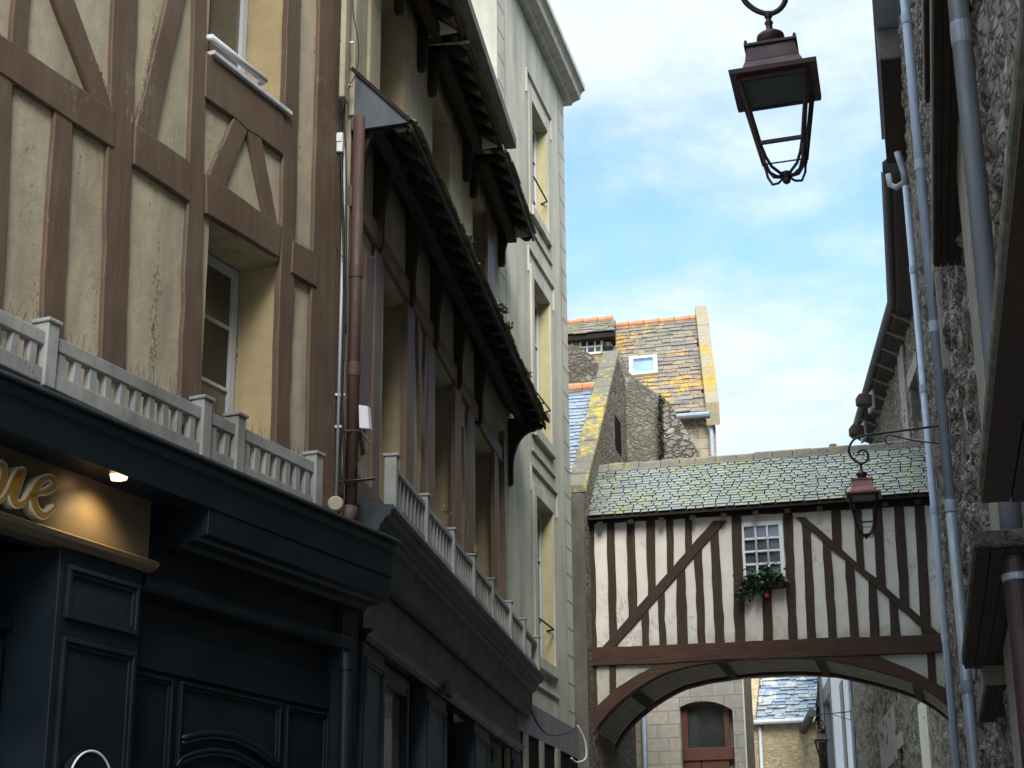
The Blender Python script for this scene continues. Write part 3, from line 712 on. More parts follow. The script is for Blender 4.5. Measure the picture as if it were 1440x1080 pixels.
mframe(F1, uPa+.06, uPb-.05, .8, zof(F1, 140, 908, wp), wp, .028, .03, parent=pil)
# round plaque rim
uc, zc = F1.at(127, 1100, wp+.08)
dk = MB().lathe(F1.P(uc, wp+.02, zc-.02), [(.2, 0), (.2, .05), (.19, .06), (.0, .06)], 40, F1.n); dk.build('round_plaque', M['navy'], pil)
rm = MB().tube([F1.P(uc, wp+.085, zc-.02)+F1.d*math.cos(a)*.2+Vector((0, 0, 1))*math.sin(a)*.2 for a in [R(x) for x in range(0, 361, 10)]], .007, 6, caps=False)
rm.build('plaque_rim', M['whitepl'], pil, smooth=True)
# recessed entrance left of the pilaster
ent = MB().box(F1, uS0, uPa-.002, -.3, -.18, 0, zp1).build('door', M['navy'], S1, .004)
z1_ = zof(F1, 25, 882, -.18); z2_ = zof(F1, 25, 912, -.18)
MB().box(F1, uS0, uPa-.004, -.18, -.11, z1_-.04, z1_+.03).build('transom', M['navy'], ent, .005)
MB().box(F1, uS0, uPa-.05, -.18, -.13, .2, z2_+.02).build('door_leaf', M['navy'], ent, .005)
mframe(F1, uPa-.9, uPa-.13, .8, z2_-.1, -.13, .04, .03, parent=ent, steps=3)
# panelled wall right of the pilaster
base = MB().box(F1, uPb+.002, uE1-.03, -.1, .02, 0, zl0).build('panel_wall', M['navy'], S1, .004)
zP = lambda x, y: zof(F1, x, y, .05)
za = zP(320, 972)
uu = [uof(F1, x, y, .05) for x, y in ((243, 1000), (254, 1000), (396, 1010), (404, 1020), (462, 1040))]
MB().box(F1, uPb+.004, uE1-.05, .02, .05, za+.03, zl0-.2).build('upper_board', M['navy'], base, .005)
mframe(F1, uPb+.01, uu[0], .8, za, .02, .022, .035, parent=base, steps=2)
mframe(F1, uu[1], uu[2], .8, za, .02, .022, .035, parent=base, steps=2)
mframe(F1, uu[3], uu[4], .8, za, .02, .022, .035, parent=base, steps=2)
for (pts, r) in (([(256, 1038), (275, 1033), (300, 1030), (330, 1034), (362, 1050), (384, 1068), (392, 1078)], .02), ([(248, 1078), (256, 1066), (275, 1058), (300, 1054), (330, 1058), (362, 1075), (384, 1095)], .014)):
    for k, (off, rr) in enumerate(((0, r), (7, r*.7))):
        MB().tube([F1.P(*(lambda q: (q[0], .05, q[1]))(F1.at(x, y+off, .05))) for x, y in pts], rr, 6).build('arch_moulding', M['navy'], base, smooth=True)
# corner post and navy downpipe
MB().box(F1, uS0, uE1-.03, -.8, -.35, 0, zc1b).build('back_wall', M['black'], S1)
MB().box(F1, uof(F1, 484, 870, .16), uof(F1, 504, 870, .16), -.3, .16, 0, zc1b-.115).build('corner_post', M['navy'], S1, .006)
ux, zx = F1.at(481, 925, .2)
dp = MB().tube([F1.P(ux, .24, 0), F1.P(ux, .24, zx)], .052, 14); dp.tube([F1.P(ux, .24, zx-.1), F1.P(ux, .24, zx+.03)], .062, 14)
tag(dp.build('downpipe', M['navy'], None, smooth=False), 'navy painted downpipe against the corner of the navy shop front with gold letters', 'downpipe')

# ================================================================== house 2 (pentice roofs)
zE = zof(F2, 570, 166, .5); uPe0 = uof(F2, 570, 166, .5); uPe1 = uof(F2, 765, 603, .5)
zE2 = zof(F2, 765, 603, .5)
print('pentice z', zE, zE2, 'u', uPe0, uPe1)
zU = zof(F2, 655, 66, .45); print('upper pentice z', zU, zof(F2, 705, 212, .45), zof(F2, 748, 330, .45))
zG = zof(F2, 722, 203, .6); print('gutter z', zG)
H2 = thing('pentice_house', 'house with long dark bracketed pentice roofs, between the beige and the tall cream house', 'house', F2.P(uB/2, 0, 0))
u2s = 0.0
lint = zof(F2, 540, 366, .03)
zC2 = zof(F2, 600, 765, .34)
ops = []
for a, b in ((537, 572), (612, 640), (668, 695)):
    ops.append((uof(F2, a, 560), uof(F2, b, 560), zC2+.1, lint-.02, .34))
for a, b in ((533, 567), (608, 633), (664.5, 687)):
    ops.append((uof(F2, a, 180), uof(F2, b, 180), zE+.55, zU-.12, .34))
ZT2 = zG+.25
wall(F2, u2s, uB-.004, zC2-.2, ZT2, ops, M['plaster2'], H2, depth=6)
for i, h in enumerate(ops):
    MB().box(F2, h[1]-.007, h[1]-.002, -.335, -.001, h[2], h[3]-.003).build('reveal', M['reveal2'], H2)
    window(F2, h[0]+.004, h[1]-.01, h[2]+.02, h[3]-.02, -.33, H2, .06, ((h[2]+h[3])/2,), ((h[0]+h[1])/2,))
for x0, x1, y in ((526.5, 536.5, 500), (572.5, 583, 560), (602, 611.5, 590), (640.5, 649, 590), (659.5, 667.5, 600), (695.5, 700.5, 620)):
    MB().box(F2, uof(F2, x0, y, .04), uof(F2, x1, y, .04), -.02, .04, zC2, lint-.003).build('post', M['brown2'], H2, .006)
MB().box(F2, uB-.13, uB-.01, -.02, .07, zC2, zE-.3).build('post', M['brown2'], H2, .006)
MB().box(F2, uof(F2, 686, 330, .03), uof(F2, 696, 330, .03), -.02, .03, zE+.3, zG-.05).build('post', M['brown2'], H2, .006)
zl_ = zof(F2, 556, 366, .03)
MB().box(F2, u2s, uB-.01, -.02, .05, lint, max(zl_, lint+.2)).build('beam', M['brown2'], H2, .006)
MB().box(F2, u2s+.02, uof(F2, 545, 740, .04), -.02, .05, zC2-.05, zC2+.28).build('beam', M['brown2'], H2, .006)
for pts in ([(516, 360), (528, 360), (514, 640), (507, 600)], [(587, 430), (591, 430), (600, 760), (596, 760)], [(600, 470), (604, 470), (592, 735), (588, 735)], [(652, 600), (655, 600), (659, 820), (656, 820)], [(658, 580), (661, 580), (654, 800), (651, 800)]):
    timber(F2, pts, .035, M['brown2'], H2, 'brace')
# faint timber ribs in the near upper bay
for x0, x1, y in ((486, 492, 60), (500, 508, 60), (520, 524, 100)):
    MB().box(F2, uof(F2, x0, y, .03), uof(F2, x1, y, .03), -.02, .03, zE+.1, zU+.6).build('post', M['plaster'], H2, .01)

def bracket_pts(we, z, drop=.8, k=1.0):
    pts = [(0, z+.07), (we-.03, z+.04), (we-.03, z-.08), (we-.09, z-.12)]
    for i in range(9):
        a = R(90*i/8)
        pts.append((we-.1-(we-.19)*math.sin(a)*1.0, z-.12-(drop*.62)*(1-math.cos(a))))
    pts += [(.09, z-drop), (.07, z-drop-.05), (.0, z-drop-.05)]
    return pts
def pentice(u0, u1, z, we, rise, parent, spacing, brs, capmat, drop=.8, hip=.0, farboard=False, rw=.11, name='pentice_roof', farfull=False):
    """lean-to roof: slab at top level of this part, rafters, purlin, brackets as sub-parts"""
    mb = MB()
    mb.prof(F2, [(we+.03, z), (-.0, z+rise), (-.0, z+rise-.035), (we+.03, z-.035)], u0+hip*.0, u1)
    ro = mb.build(name, M['tarboard'], parent)
    sl = slate_rows(F2, u0, u1, z+.005, z+rise+.005, we+.06, 0, 6, .2, seed=int(u0*10)+50, th=.014)
    sl.build('slates', M['slategrey'], ro)
    n = max(2, round((u1-u0-.1)/spacing))
    for i in range(n+1):
        u = u0+.06+(u1-u0-.12)*i/n
        r_ = MB().prof(F2, [(we-.0, z-.035), (0.01, z+rise-.04), (.01, z+rise-.13), (we-.09, z-.08), (we-.03, z-.075)], u-rw/2, u+rw/2)
        r_.build('rafter', M['tar'], ro, .012)
    wpz = .42*we; zp = z+rise*(1-wpz/we)-.16
    MB().box(F2, u0+.04, u1-.04, wpz-.06, wpz+.06, zp-.13, zp).build('purlin', M['tar2'], ro, .015)
    MB().box(F2, u0+.02, u1-.02, .003, .09, z+rise-.28, z+rise-.15).build('wall_plate', M['tar'], ro, .01)
    MB().box(F2, u0, u1, we+.005, we+.03, z-.075, z-.036).build('fascia_board', M['tar2'], ro, .004)
    for u in brs:
        last = u > u1-.35 and farfull
        MB().prof(F2, bracket_pts(we*(.95 if last else .66), z+(0 if last else .1), drop), u-.055, u+.055).build('bracket', M['tar2'], ro, .012)
    return ro
brs = [uof(F2, x, y, .05) for x, y in ((533, 345), (578, 415), (612, 483), (645, 537), (674, 590), (701, 640))]
rA = pentice(u2s+.02, uPe1, zE, .5, .45, H2, .42, [u2s+.12]+brs[:-1]+[uPe1-.12], None, drop=.82, farfull=True)
# grey slate hip cheek at its near end
ck = MB(); ue = u2s+.015
ck.prism([F2.P(ue, .0, zE-.04), F2.P(ue, .52, zE+.0), F2.P(ue, .0, zE+.55)], -F2.d*.03)
ck.build('end_cheek', M['zincdark'], rA, .003)
MB().bar(F2.P(ue-.03, 0, zE+.56), F2.P(ue-.03, .53, zE+.01), .05, .03).build('end_trim', M['tar'], rA)
up = [(uof(F2, 612, -60, .45), uof(F2, 649, 49, .45)), (uof(F2, 655, 68, .45), uof(F2, 704.5, 211, .45)), (uof(F2, 708, 223, .45), uof(F2, 748, 331, .45))]
for a, b in up:
    b = min(b, uB+.25)
    ro = pentice(a, b, zU, .45, .33, H2, .4, [a+.2, b-.1], None, drop=.5, rw=.1)
    c = MB(); c.prism([F2.P(a-.15, -.0, zU-.035), F2.P(a-.15, .52, zU-.045), F2.P(a-.13, .51, zU-.01), F2.P(a+.06, .38, zU+.07), F2.P(a+.06, .1, zU+.08), F2.P(a-.1, 0, zU+.0)], Vector((0, 0, .02)))
    c.build('end_cap', M['whitepl'], ro, .003)
    MB().prism([F2.P(b-.19, .13, zU-.1), F2.P(b-.19, .44, zU-.07), F2.P(b-.19, .40, zU-.03), F2.P(b-.19, .22, zU+.1), F2.P(b-.19, .16, zU+.1)], F2.d*.015).build('end_board', M['whitewood'], ro)
# top eave with gutter board
tg = MB().box(F2, u2s, uof(F2, 724, 200, .6), .47, .62, zG, zG+.1); tg.prof(F2, [(0, zG+.12), (.62, zG+.1), (.62, zG+.13), (-4, zG+3.5), (-4, zG+3.3)], u2s, uof(F2, 724, 200, .6))
tg.build('top_eave', M['eaveboard'], H2, .006)
# weeds growing on the pentice edges
def weed(name, label, p, r, n, mat='weed', group=None):
    rn = random.Random(int(p.x*977+p.z*131)); mb = MB()
    for k in range(n):
        d = Vector((rn.gauss(0, 1), rn.gauss(0, 1), abs(rn.gauss(0, .9)))).normalized()*r*rn.uniform(.3, 1)
        b = p+d; a = Vector((rn.gauss(0, 1), rn.gauss(0, 1), rn.gauss(0, .5))).normalized()*r*.28; c_ = a.cross(Vector((rn.random(), .2, 1))).normalized()*r*.18
        mb.add([b-a, b+c_, b+a, b-c_], [(0, 1, 2, 3)])
    for k in range(3):
        mb.tube([p, p+Vector((rn.uniform(-.4, .4)*r, rn.uniform(-.4, .4)*r, r*1.3))], .004, 4)
    return tag(mb.build(name, M[mat], None, recalc=False), label, 'plant', group)
for (x, y, w_, r, lab) in ((672, 82, .5, .1, 'upper green weed on the slates of the upper pentice, below the grey eave board'), (681, 112, .5, .08, 'middle small weed on the upper pentice slates'),
                           (692, 138, .5, .07, 'lowest weed tuft on the upper pentice slates'), (659, 345, .55, .1, 'green weed alone near the middle of the long lower pentice edge'),
                           (704, 440, .56, .13, 'leafy weed on the long pentice edge, upper of two leafy tufts'), (713, 466, .56, .12, 'leafy weed on the long pentice edge, lower of two leafy tufts'),
                           (740, 530, .55, .09, 'thin weed close to the far end of the long pentice'), (755, 568, .55, .09, 'pale mossy tuft at the far lower end of the long pentice')):
    u, z = F2.at(x, y, w_); weed('weed', lab, F2.P(u, w_, z), r, 40)

# ---------------- shop front 2
S2 = thing('shop_front', 'grey navy shop front with a deep stepped cornice and pilasters, under the pentice house', 'shop front', F2.P(uB/2, .1, 0))
WC = .36
uc0 = uof(F2, 553, 716, WC); uc1 = uof(F2, 765, 943, WC)
zc = zof(F2, 640, 808, WC)
zf1 = zof(F2, 620, 905, .1); zf0 = zof(F2, 620, 966, .1)
print('cornice2', zc, zof(F2, 553, 716, WC), zof(F2, 765, 943, WC), 'fascia', zf1, zf0)
co = MB(); hh = zc-zf1
prof = [(0, zc+.03), (WC, zc), (WC+.01, zc-.03), (WC-.02, zc-.05), (WC-.02, zc-.08), (WC-.06, zc-.1), (WC-.09, zc-.15), (WC-.11, zc-.16), (WC-.11, zc-.2), (WC-.15, zc-.22), (.2, zc-.25), (.19, zf1+.06), (.15, zf1+.04), (.14, zf1), (0, zf1)]
co.prof(F2, prof, uc0, uc1); co.build('cornice', M['navyg'], S2, .003)
MB().box(F2, uc0+.12, uof(F2, 733, 1015, .1), 0, .1, zf0, zf1-.002).build('fascia', M['navyg'], S2, .003)
us = uc0+.1
mo = MB(); mo.prof(F2, [(0, zf0-.1), (.13, zf0-.1), (.14, zf0-.06), (.17, zf0-.04), (.19, zf0-.01), (.17, zf0-.003), (0, zf0-.003)], us, uof(F2, 735, 1058, .16)); mo.build('architrave', M['navy'], S2, .003)
MB().box(F2, uof(F2, 629, 985, .2), uof(F2, 634, 988, .2), .16, .24, zf0-.11, zf0+.05).build('architrave_block', M['navy'], S2, .008)
pil2 = [(511, 541, 905), (600, 627.5, 970), (667, 688, 1020), (720, 733, 1062)]
PU = [(uof(F2, a, y, .1), uof(F2, b, y, .1)) for a, b, y in pil2]
for a, b in PU:
    p = MB().box(F2, a, b, -.25, .1, 0, zf0-.102).build('pilaster', M['navyg'], S2, .005)
    mframe(F2, a+.06, b-.06, .8, zf0-.22, .1, .03, .025, parent=p, mat=M['navyg'])
wb = MB().box(F2, u2s, PU[0][0]-.002, -.2, .0, 0, zf0-.1); wb.build('side_board', M['navy'], S2)
zt1 = zof(F2, 562, 1005, -.1)
g0, g1 = PU[0][1]+.003, PU[1][0]-.003
zz1 = zof(F2, 575, 985, -.12)
for i in range(3):
    g0, g1 = PU[i][1]+.003, PU[i+1][0]-.003
    gA = g0; gE = g1
    if i == 0: gE = g0+.72*(g1-g0); MB().box(F2, gE+.003, gE+.09, -.3, .02, 0, zf0-.103).build('jamb', M['navy'], S2, .005)
    o = window(F2, gA, gE, .9 if i != 1 else .1, zf0-.12, -.05 if i == 0 else -.2, S2, .07, (zz1-.04,), (), mat=M['navy'], gmat=M['glass'] if i else M['glasspale'], th=.09, bar=.1)
    if i == 0:
        gr = MB()
        for k in range(16):
            u = g0+.08+(gE-g0-.16)*k/15
            gr.box(F2, u-.012, u+.012, -.03, .0, zz1+.012, zf0-.192)
        gr.build('grille', M['navy'], o)
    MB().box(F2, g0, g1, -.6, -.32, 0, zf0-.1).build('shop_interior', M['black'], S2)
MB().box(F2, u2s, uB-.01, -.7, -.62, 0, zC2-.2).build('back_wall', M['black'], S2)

zt2 = lin(F2, WC-.06, (558, 663), (738, 880)); zb2 = lin(F2, WC-.06, (560, 713), (739, 899))
ph = [uof(F2, x, y, WC-.02) for x, y in ((558, 680), (602, 730), (639.5, 775), (668, 812), (694.5, 840), (719.5, 870), (738.5, 895))]
ph.append(uof(F2, 758, 915, WC-.02))
balustrade(F2, WC-.07, ph, None, [8, 8, 8, 8, 7, 7, 0], 'balustrade', 'slim pale balustrade with thin balusters on the stepped cornice of the pentice house', M['white'], pw=.085, bw=.03, zt=lambda u: zc+.40, zb=lambda u: zc+.02, rail_h=(.05, .06))
# plants and finds behind it
for (x, y, lab) in ((627, 722, 'pale dry tuft in the pentice house balustrade, nearest the street lamp side pipe'), (668, 778, 'small green tuft behind the middle of the slim balustrade')):
    u, z = F2.at(x, y, .12); weed('weed', lab, F2.P(u, .12, z), .07, 25, 'straw')

# ---------------- pipes, conduit, cables between house 1 and 2
def vpipe(name, label, p, z0, z1, r, mat, collars=(), cr=1.12, n=16, cat='downpipe', group=None, clamp=None):
    t = thing(name, label, cat, Vector((p.x, p.y, z0)), group)
    MB().tube([Vector((p.x, p.y, z0)), Vector((p.x, p.y, z1))], r, n).build('pipe', mat, t, smooth=True)
    for z in collars:
        MB().lathe(Vector((p.x, p.y, z-.06)), [(r*cr, 0), (r*cr*1.03, .02), (r*cr*1.03, .1), (r*cr, .12)], n).build('collar', clamp or mat, t, smooth=False)
    return t
q = ptY(498, 500, e1.y-.02)
qb = lambda y: ptY(498, y, e1.y-.02).z
P_ = vpipe('downpipe', 'rusty brown cast iron downpipe between the beige house and the pentice house', q, qb(712), qb(165), .05, M['rust'], (qb(382), qb(520)))
MB().tube([Vector((q.x, q.y, qb(712))), Vector((q.x-.01, q.y, qb(725))), Vector((q.x-.06, q.y, qb(742))), Vector((q.x-.07, q.y, qb(775)))], [.055, .06, .055, .052], 16).build('shoe', M['rust'], P_, smooth=True)
q2 = ptY(478, 500, e1.y-.12)
def z2(y): return ptY(478, y, e1.y-.12).z
cd = thing('conduit', 'bright steel conduit pipe running down the corner of the beige house', 'conduit', Vector((q2.x, q2.y, z2(705))))
MB().tube([Vector((q2.x, q2.y, z2(700))), Vector((q2.x, q2.y, z2(210)))], .014, 10).build('lower_pipe', M['zincl2'], cd, smooth=True)
MB().tube([Vector((q2.x-.045, q2.y, z2(182))), Vector((q2.x-.045, q2.y, z2(-80)))], .016, 10).build('upper_pipe', M['zincl2'], cd, smooth=True)
MB().lathe(Vector((q2.x, q2.y-.05, z2(712))), [(.06, -.03), (.062, 0), (.062, .06), (.05, .075), (0, .075)], 20, Vector((.1, -1, -.1))).build('round_box', M['plaster2'], cd)
for y in (60, 120, 555, 600): MB().bar(Vector((q2.x-.08, q2.y, z2(y))), Vector((q2.x+.05, q2.y, z2(y))), .02, .02).build('clip', M['zincl2'], cd)
jb = thing('junction_box', 'small pale junction box on the corner of the beige house beside the conduit', 'junction box', Vector((q2.x-.05, q2.y-.05, z2(216))))
bx = MB(); bx.prism([Vector((q2.x-.1, q2.y-.07, z2(y_))) + Vector((x_, 0, 0)) for x_, y_ in ((0, 218), (.085, 218), (.085, 191), (0, 191))], Vector((0.02, .1, 0))); bx.build('box', M['whitepl'], jb, .006)
MB().box(F1, 0, 0.01, 0, .01, 0, .01)
bx = MB(); bx.prism([Vector((q2.x-.095, q2.y-.078, z2(y_))) + Vector((x_, 0, 0)) for x_, y_ in ((0, 204), (.07, 204), (.07, 194), (0, 194))], Vector((0.0, .009, 0))); bx.build('lid', M['whitepl'], jb, .002)
def cable(name, label, pts, r=.006, mat='cable', Y=None):
    P3 = [ptY(x, y, (e1.y-.16) if len(pt) < 3 else pt[2]) for pt in pts for x, y in [pt[:2]]]
    # smooth
    out_ = []
    for i in range(len(P3)-1):
        p0, p1, p2, p3 = P3[max(i-1, 0)], P3[i], P3[i+1], P3[min(i+2, len(P3)-1)]
        for k in range(6):
            t = k/6; out_.append(.5*((2*p1)+(-p0+p2)*t+(2*p0-5*p1+4*p2-p3)*t*t+(-p0+3*p1-3*p2+p3)*t**3))
    out_.append(P3[-1])
    return tag(MB().tube(out_, r, 6).build(name, M[mat], None, smooth=True), label, 'cable')
cable('cable', 'thick black cable bundle beside the steel conduit, down to the junction box', [(478, -40), (477, 60), (476, 100), (479, 170), (480, 230), (483, 330), (484, 460), (481, 560), (484, 640), (481, 700)], .012)
cable('cable', 'black cable hanging vertically in front of the slate cheek', [(491, -40), (490, 40), (487, 110), (484, 170), (486, 210), (487, 330), (486, 470)], .006)
cable('cable', 'thin black cable bowing out over the slate cheek end', [(495, -30), (497, 20), (504, 60), (502, 98), (488, 132), (479, 190), (478, 240)], .005)
cable('cable', 'thin looping cable swinging out left under the junction box', [(475, 215), (477, 245), (466, 275), (464, 305), (472, 345), (482, 362)], .004)
cable('cable', 'thin wire dangling from the white antenna box', [(510, 620), (505, 645), (494, 665), (486, 680)], .004)
ab = thing('antenna_box', 'small white antenna box on a rusty bracket beside the brown downpipe', 'antenna', ptY(512, 604, e1.y+.0))
pa = [ptY(x, y, e1.y-.05) for x, y in ((504, 569), (517, 571), (519.5, 603), (505, 602))]
MB().prism(pa, Vector((.02, .06, 0))).build('box', M['whitepl'], ab, .006)
MB().tube([ptY(512, 602, e1.y), ptY(512, 612, e1.y)], .012, 8).build('stem', M['rust'], ab)
MB().tube([ptY(474, 607, e1.y-.1), ptY(488, 606, e1.y-.1), ptY(508, 606, e1.y-.02), ptY(521, 624, e1.y-.02)], .011, 6).build('bracket', M['rust'], ab)
tag(MB().tube([ptY(470, 678, e1.y-.12), ptY(500, 676, e1.y-.1), ptY(527, 673, e1.y+.1)], .012, 6).build('iron_bar', M['iron'], None), 'thin iron bar across the brown downpipe above the shop cornice', 'bar')

# ================================================================== house 3 (tall cream render)
H3 = thing('tall_rendered_house', 'tall cream rendered house with hood mouldings and deep cornice, left of the bridge', 'house', F3.P(uC/2, 0, 0))
W3 = []
for (xa, ya, xb, yb, xc, yc) in ((744, 137, 765.5, 183, 768, 328), (749.3, 394, 771, 425.5, 774, 628), (753, 701, 778.6, 721.5, 781, 941)):
    ua, _ = F3.at(xa, ya); ub, _ = F3.at(xb, yb)
    W3.append((ua, ub, zof(F3, xc, yc), zof(F3, (xa+xb)/2, (ya+yb)/2), .3))
um = sum(h[0] for h in W3)/3; un = sum(h[1] for h in W3)/3
W3 = [(um, un, *h[2:]) for h in W3]; print('W3', [[round(v, 2) for v in h] for h in W3])
zK = zof(F3, 792, 146, .0); print('cornice', zK, zof(F3, 724, 0))
zK = zof(F3, 765, 82, .0)
wall(F3, -.0, uC, 0, zK, W3, M['cream'], H3, depth=7)
cn = MB(); cn.prof(F3, [(-.1, zK+.42), (.34, zK+.36), (.34, zK+.26), (.3, zK+.24), (.27, zK+.2), (.25, zK+.1), (.12, zK+.05), (.1, zK+.002), (-.1, zK+.002)], -.0, uC+.24)
cn.build('cornice', M['creamtrim'], H3, .004)
rf = MB(); rf.prof(F3, [(.2, zK+.43), (-3.5, zK+3.4), (-7, zK+.43)], 0, uC); rf.build('roof', M['slateblue'], H3)
for i, h in enumerate(W3):
    MB().box(F3, h[1]-.006, h[1]-.002, -.18, -.001, h[2], h[3]-.003).build('reveal', M['creamreveal'], H3)
    dz = h[3]-h[2]
    window(F3, h[0]+.01, h[1]-.015, h[2]+.01, h[3]-.01, -.2, H3, .07, (h[2]+dz*.3, h[2]+dz*.68), ((h[0]+h[1])/2,), label='white window of the %s floor' % ('top', 'middle', 'lower')[i])
    sb = MB().box(F3, h[0]-.1, h[1]+.1, -.15, .06, h[2]-.16, h[2]-.002); sb.build('sill', M['creamtrim'], H3, .006)
    sl = MB().box(F3, h[0]-.2, h[1]+.25, 0, .03, h[2]-.42, h[2]-.385); sl.build('string_course', M['creamtrim'], H3, .006)
    mo = MB()
    e = .17
    mo.box(F3, h[0]-e, h[0]-.002, 0, .03, h[2]-.16, h[3]+e).box(F3, h[1]+.002, h[1]+e, 0, .03, h[2]-.16, h[3]+e).box(F3, h[0]-.002, h[1]+.002, 0, .03, h[3]+.002, h[3]+e)
    mo.build('surround', M['cream'], H3, .004)
    hd = MB().box(F3, h[0]-.32, h[1]+.32, .0, .035, h[3]+.37, h[3]+.4).box(F3, h[0]-.32, h[0]-.29, 0, .03, h[3]-.0, h[3]+.368).box(F3, h[1]+.29, h[1]+.32, 0, .03, h[3]-.0, h[3]+.368)
    hd.build('hood_mould', M['creamtrim'], H3, .004)
    ga = MB().tube([F3.P(h[0]+.02, -.1, h[2]+.55), F3.P(h[0]+.1, .02, h[2]+.55), F3.P(h[1]-.08, .02, h[2]+.55), F3.P(h[1]+.0, -.1, h[2]+.55)], .014, 6); ga.build('guard_rail', M['iron'], H3)
# scored joints: rusticated strips at both ends
jm = MB()
zz0 = zof(F3, 805, 960)
for (ua, ub) in ((.02, .42), (uC-.45, uC-.02)):
    z = 2.0; k = 0
    while z < zK-.2:
        jm.box(F3, ua, ub, .0, .0035, z, z+.012); z += .42; k += 1
for ue in (.43, uC-.47): jm.box(F3, ue, ue+.014, 0, .004, 2.0, zK-.1)
jm.build('scored_joints', M['joint'], H3)
# grey rendered shop band and dark shop openings at the foot
zb1 = zof(F3, 773, 1004, .05); zb0 = zof(F3, 772, 1047, .05)
bd = MB().box(F3, .03, uC+.02, 0, .05, zb0, zb1); bd.build('grey_band', M['leadband'], H3, .004)
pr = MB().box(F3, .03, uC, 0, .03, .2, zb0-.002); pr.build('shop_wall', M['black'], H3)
for a, b in ((.03, .3), (1.05, 1.2), (2.0, 2.15), (3.0, 3.2)):
    MB().box(F3, a, b, .031, .08, .2, zb0-.003).build('shop_post', M['granite'], H3, .005)
cable('cable', 'two black cables hanging across the grey band of the cream house', [(741, 977, e2.y), (747, 1000, e2.y), (760, 1024, e2.y+.3), (775, 1034, e2.y+1), (800, 1030, e2.y+3), (812, 1020, e2.y+3.6)], .011)
cable('cable', 'pale loop of cable at the far end of the grey band', [(812, 1020, e2.y+3.5), (822, 1040, e2.y+3.6), (824, 1065, e2.y+3.6), (812, 1072, e2.y+3.4), (803, 1066, e2.y+3.2)], .014, 'whitepl')
# white dormer cheek and brown post seen above the eave of house 2
dm = thing('dormer', 'pale dormer cheek with a brown corner post above the grey eave board', 'dormer', F2.P(uB-.1, -.2, zG+.1))
dxa, dxb, dxc = [uof(FB, 0, 0)]*3 if False else (0, 0, 0)
pA, pB_, pC_ = ptY(659, 60, e2.y-.05), ptY(683.5, 60, e2.y-.05), ptY(694, 60, e2.y-.05)
MB().prism([Vector((pA.x, pA.y, zG)), Vector((pB_.x, pA.y, zG)), Vector((pB_.x, pA.y, zG+2.6)), Vector((pA.x, pA.y, zG+2.6))], Vector((0, .3, 0))).build('cheek', M['creamtrim'], dm)
MB().prism([Vector((pB_.x+.002, pA.y-.02, zG)), Vector((pC_.x, pA.y-.02, zG)), Vector((pC_.x, pA.y-.02, zG+2.6)), Vector((pB_.x+.002, pA.y-.02, zG+2.6))], Vector((0, .3, 0))).build('corner_post', M['plaster2'], dm)

# ================================================================== half-timbered bridge over the street
FWD = CM @ Vector((0, 0, -1))
def ptD(px, py, d):
    r = ray(px, py); return CAM + r*(d/r.dot(FWD))
class Skew(Frame):
    def __init__(s, base, sk):
        s.o = base.o; s.d = base.d; s.nt = base.n; s.n = Vector((sk.x, sk.y, 0)).normalized()
    def at(s, px, py, w=0.0):
        r = ray(px, py); t = ((s.o + s.n*w - CAM).dot(s.nt))/r.dot(s.nt); p = CAM + r*t
        return ((p-s.o-s.n*w).dot(s.d), p.z)
FS = Skew(FB, -ray(1365, HOR))
BR = thing('timbered_bridge', 'half-timbered covered bridge with dark studs, slate roof and slatted arch, spanning the street', 'bridge', FS.P(0, -1, 3.5))
uL, uR = uof(FS, 826, 800), uof(FS, 1332, 900)
zTop = zof(FS, 1070, 716); zBm0, zBm1 = zof(FS, 1060, 928), zof(FS, 1060, 902)
outer = [(834, 1008), (841, 993), (865.5, 970), (897, 950), (933, 932), (985, 917), (1075, 908), (1170, 910), (1225, 921), (1280, 943), (1335, 972), (1345, 980)]
inner = [(833, 1040), (834.5, 1035.5), (847, 1013), (865, 994), (887, 975.5), (910, 960), (935.5, 946.7), (972, 937), (1011, 931), (1055, 926), (1100, 924.5), (1135, 925.5), (1165, 927.5), (1200, 935), (1230, 942.5), (1260, 951), (1287, 961), (1310, 975), (1332, 992), (1342, 1003)]
OU = quadpx(FS, outer, 0); IN = quadpx(FS, inner, 0)
# limewashed infill: one panel sheet with a bottom edge following the arch
pl = [(uL, zTop+.25)] + [(uL, OU[0][1])] + [(u, z+.02) for u, z in OU[1:-1]] + [(uR, OU[-1][1]), (uR, zTop+.25)]
# window opening is kept free by building left, right and lower sheets
wA, wB = uof(FS, 1041.5, 780), uof(FS, 1103.5, 780); wz0, wz1 = zof(FS, 1072, 817), zof(FS, 1072, 733)
ci = [p for p in OU[1:-1]]
def zc_(u):
    for (ua, za), (ub, zb) in zip(OU, OU[1:]):
        if ua <= u <= ub: return za+(zb-za)*(u-ua)/(ub-ua)
    return OU[0][1] if u < OU[0][0] else OU[-1][1]
def infill(u0, u1, ztop, zbot=None):
    pts = [(u0, ztop)]
    if zbot is None:
        pts += [(u0, zc_(u0)+.02)] + [(u, z+.02) for u, z in OU if u0 < u < u1] + [(u1, zc_(u1)+.02)]
    else: pts += [(u0, zbot), (u1, zbot)]
    pts += [(u1, ztop)]; return pts
mb = MB()
mb.poly(FS, infill(uL+.02, wA, zTop+.2), -.14, 0); mb.poly(FS, infill(wB, uR-.02, zTop+.2), -.14, 0)
mb.poly(FS, infill(wA+.0015, wB-.0015, wz0), -.14, 0); mb.poly(FS, infill(wA+.0015, wB-.0015, zTop+.2, wz1), -.14, 0)
mb.build('wall', M['limewash'], BR)
D = 2.15
MB().box(FS, uL+.02, uR-.02, -D, -D+.14, zBm0, zTop+.2).build('back_wall', M['limewash'], BR)
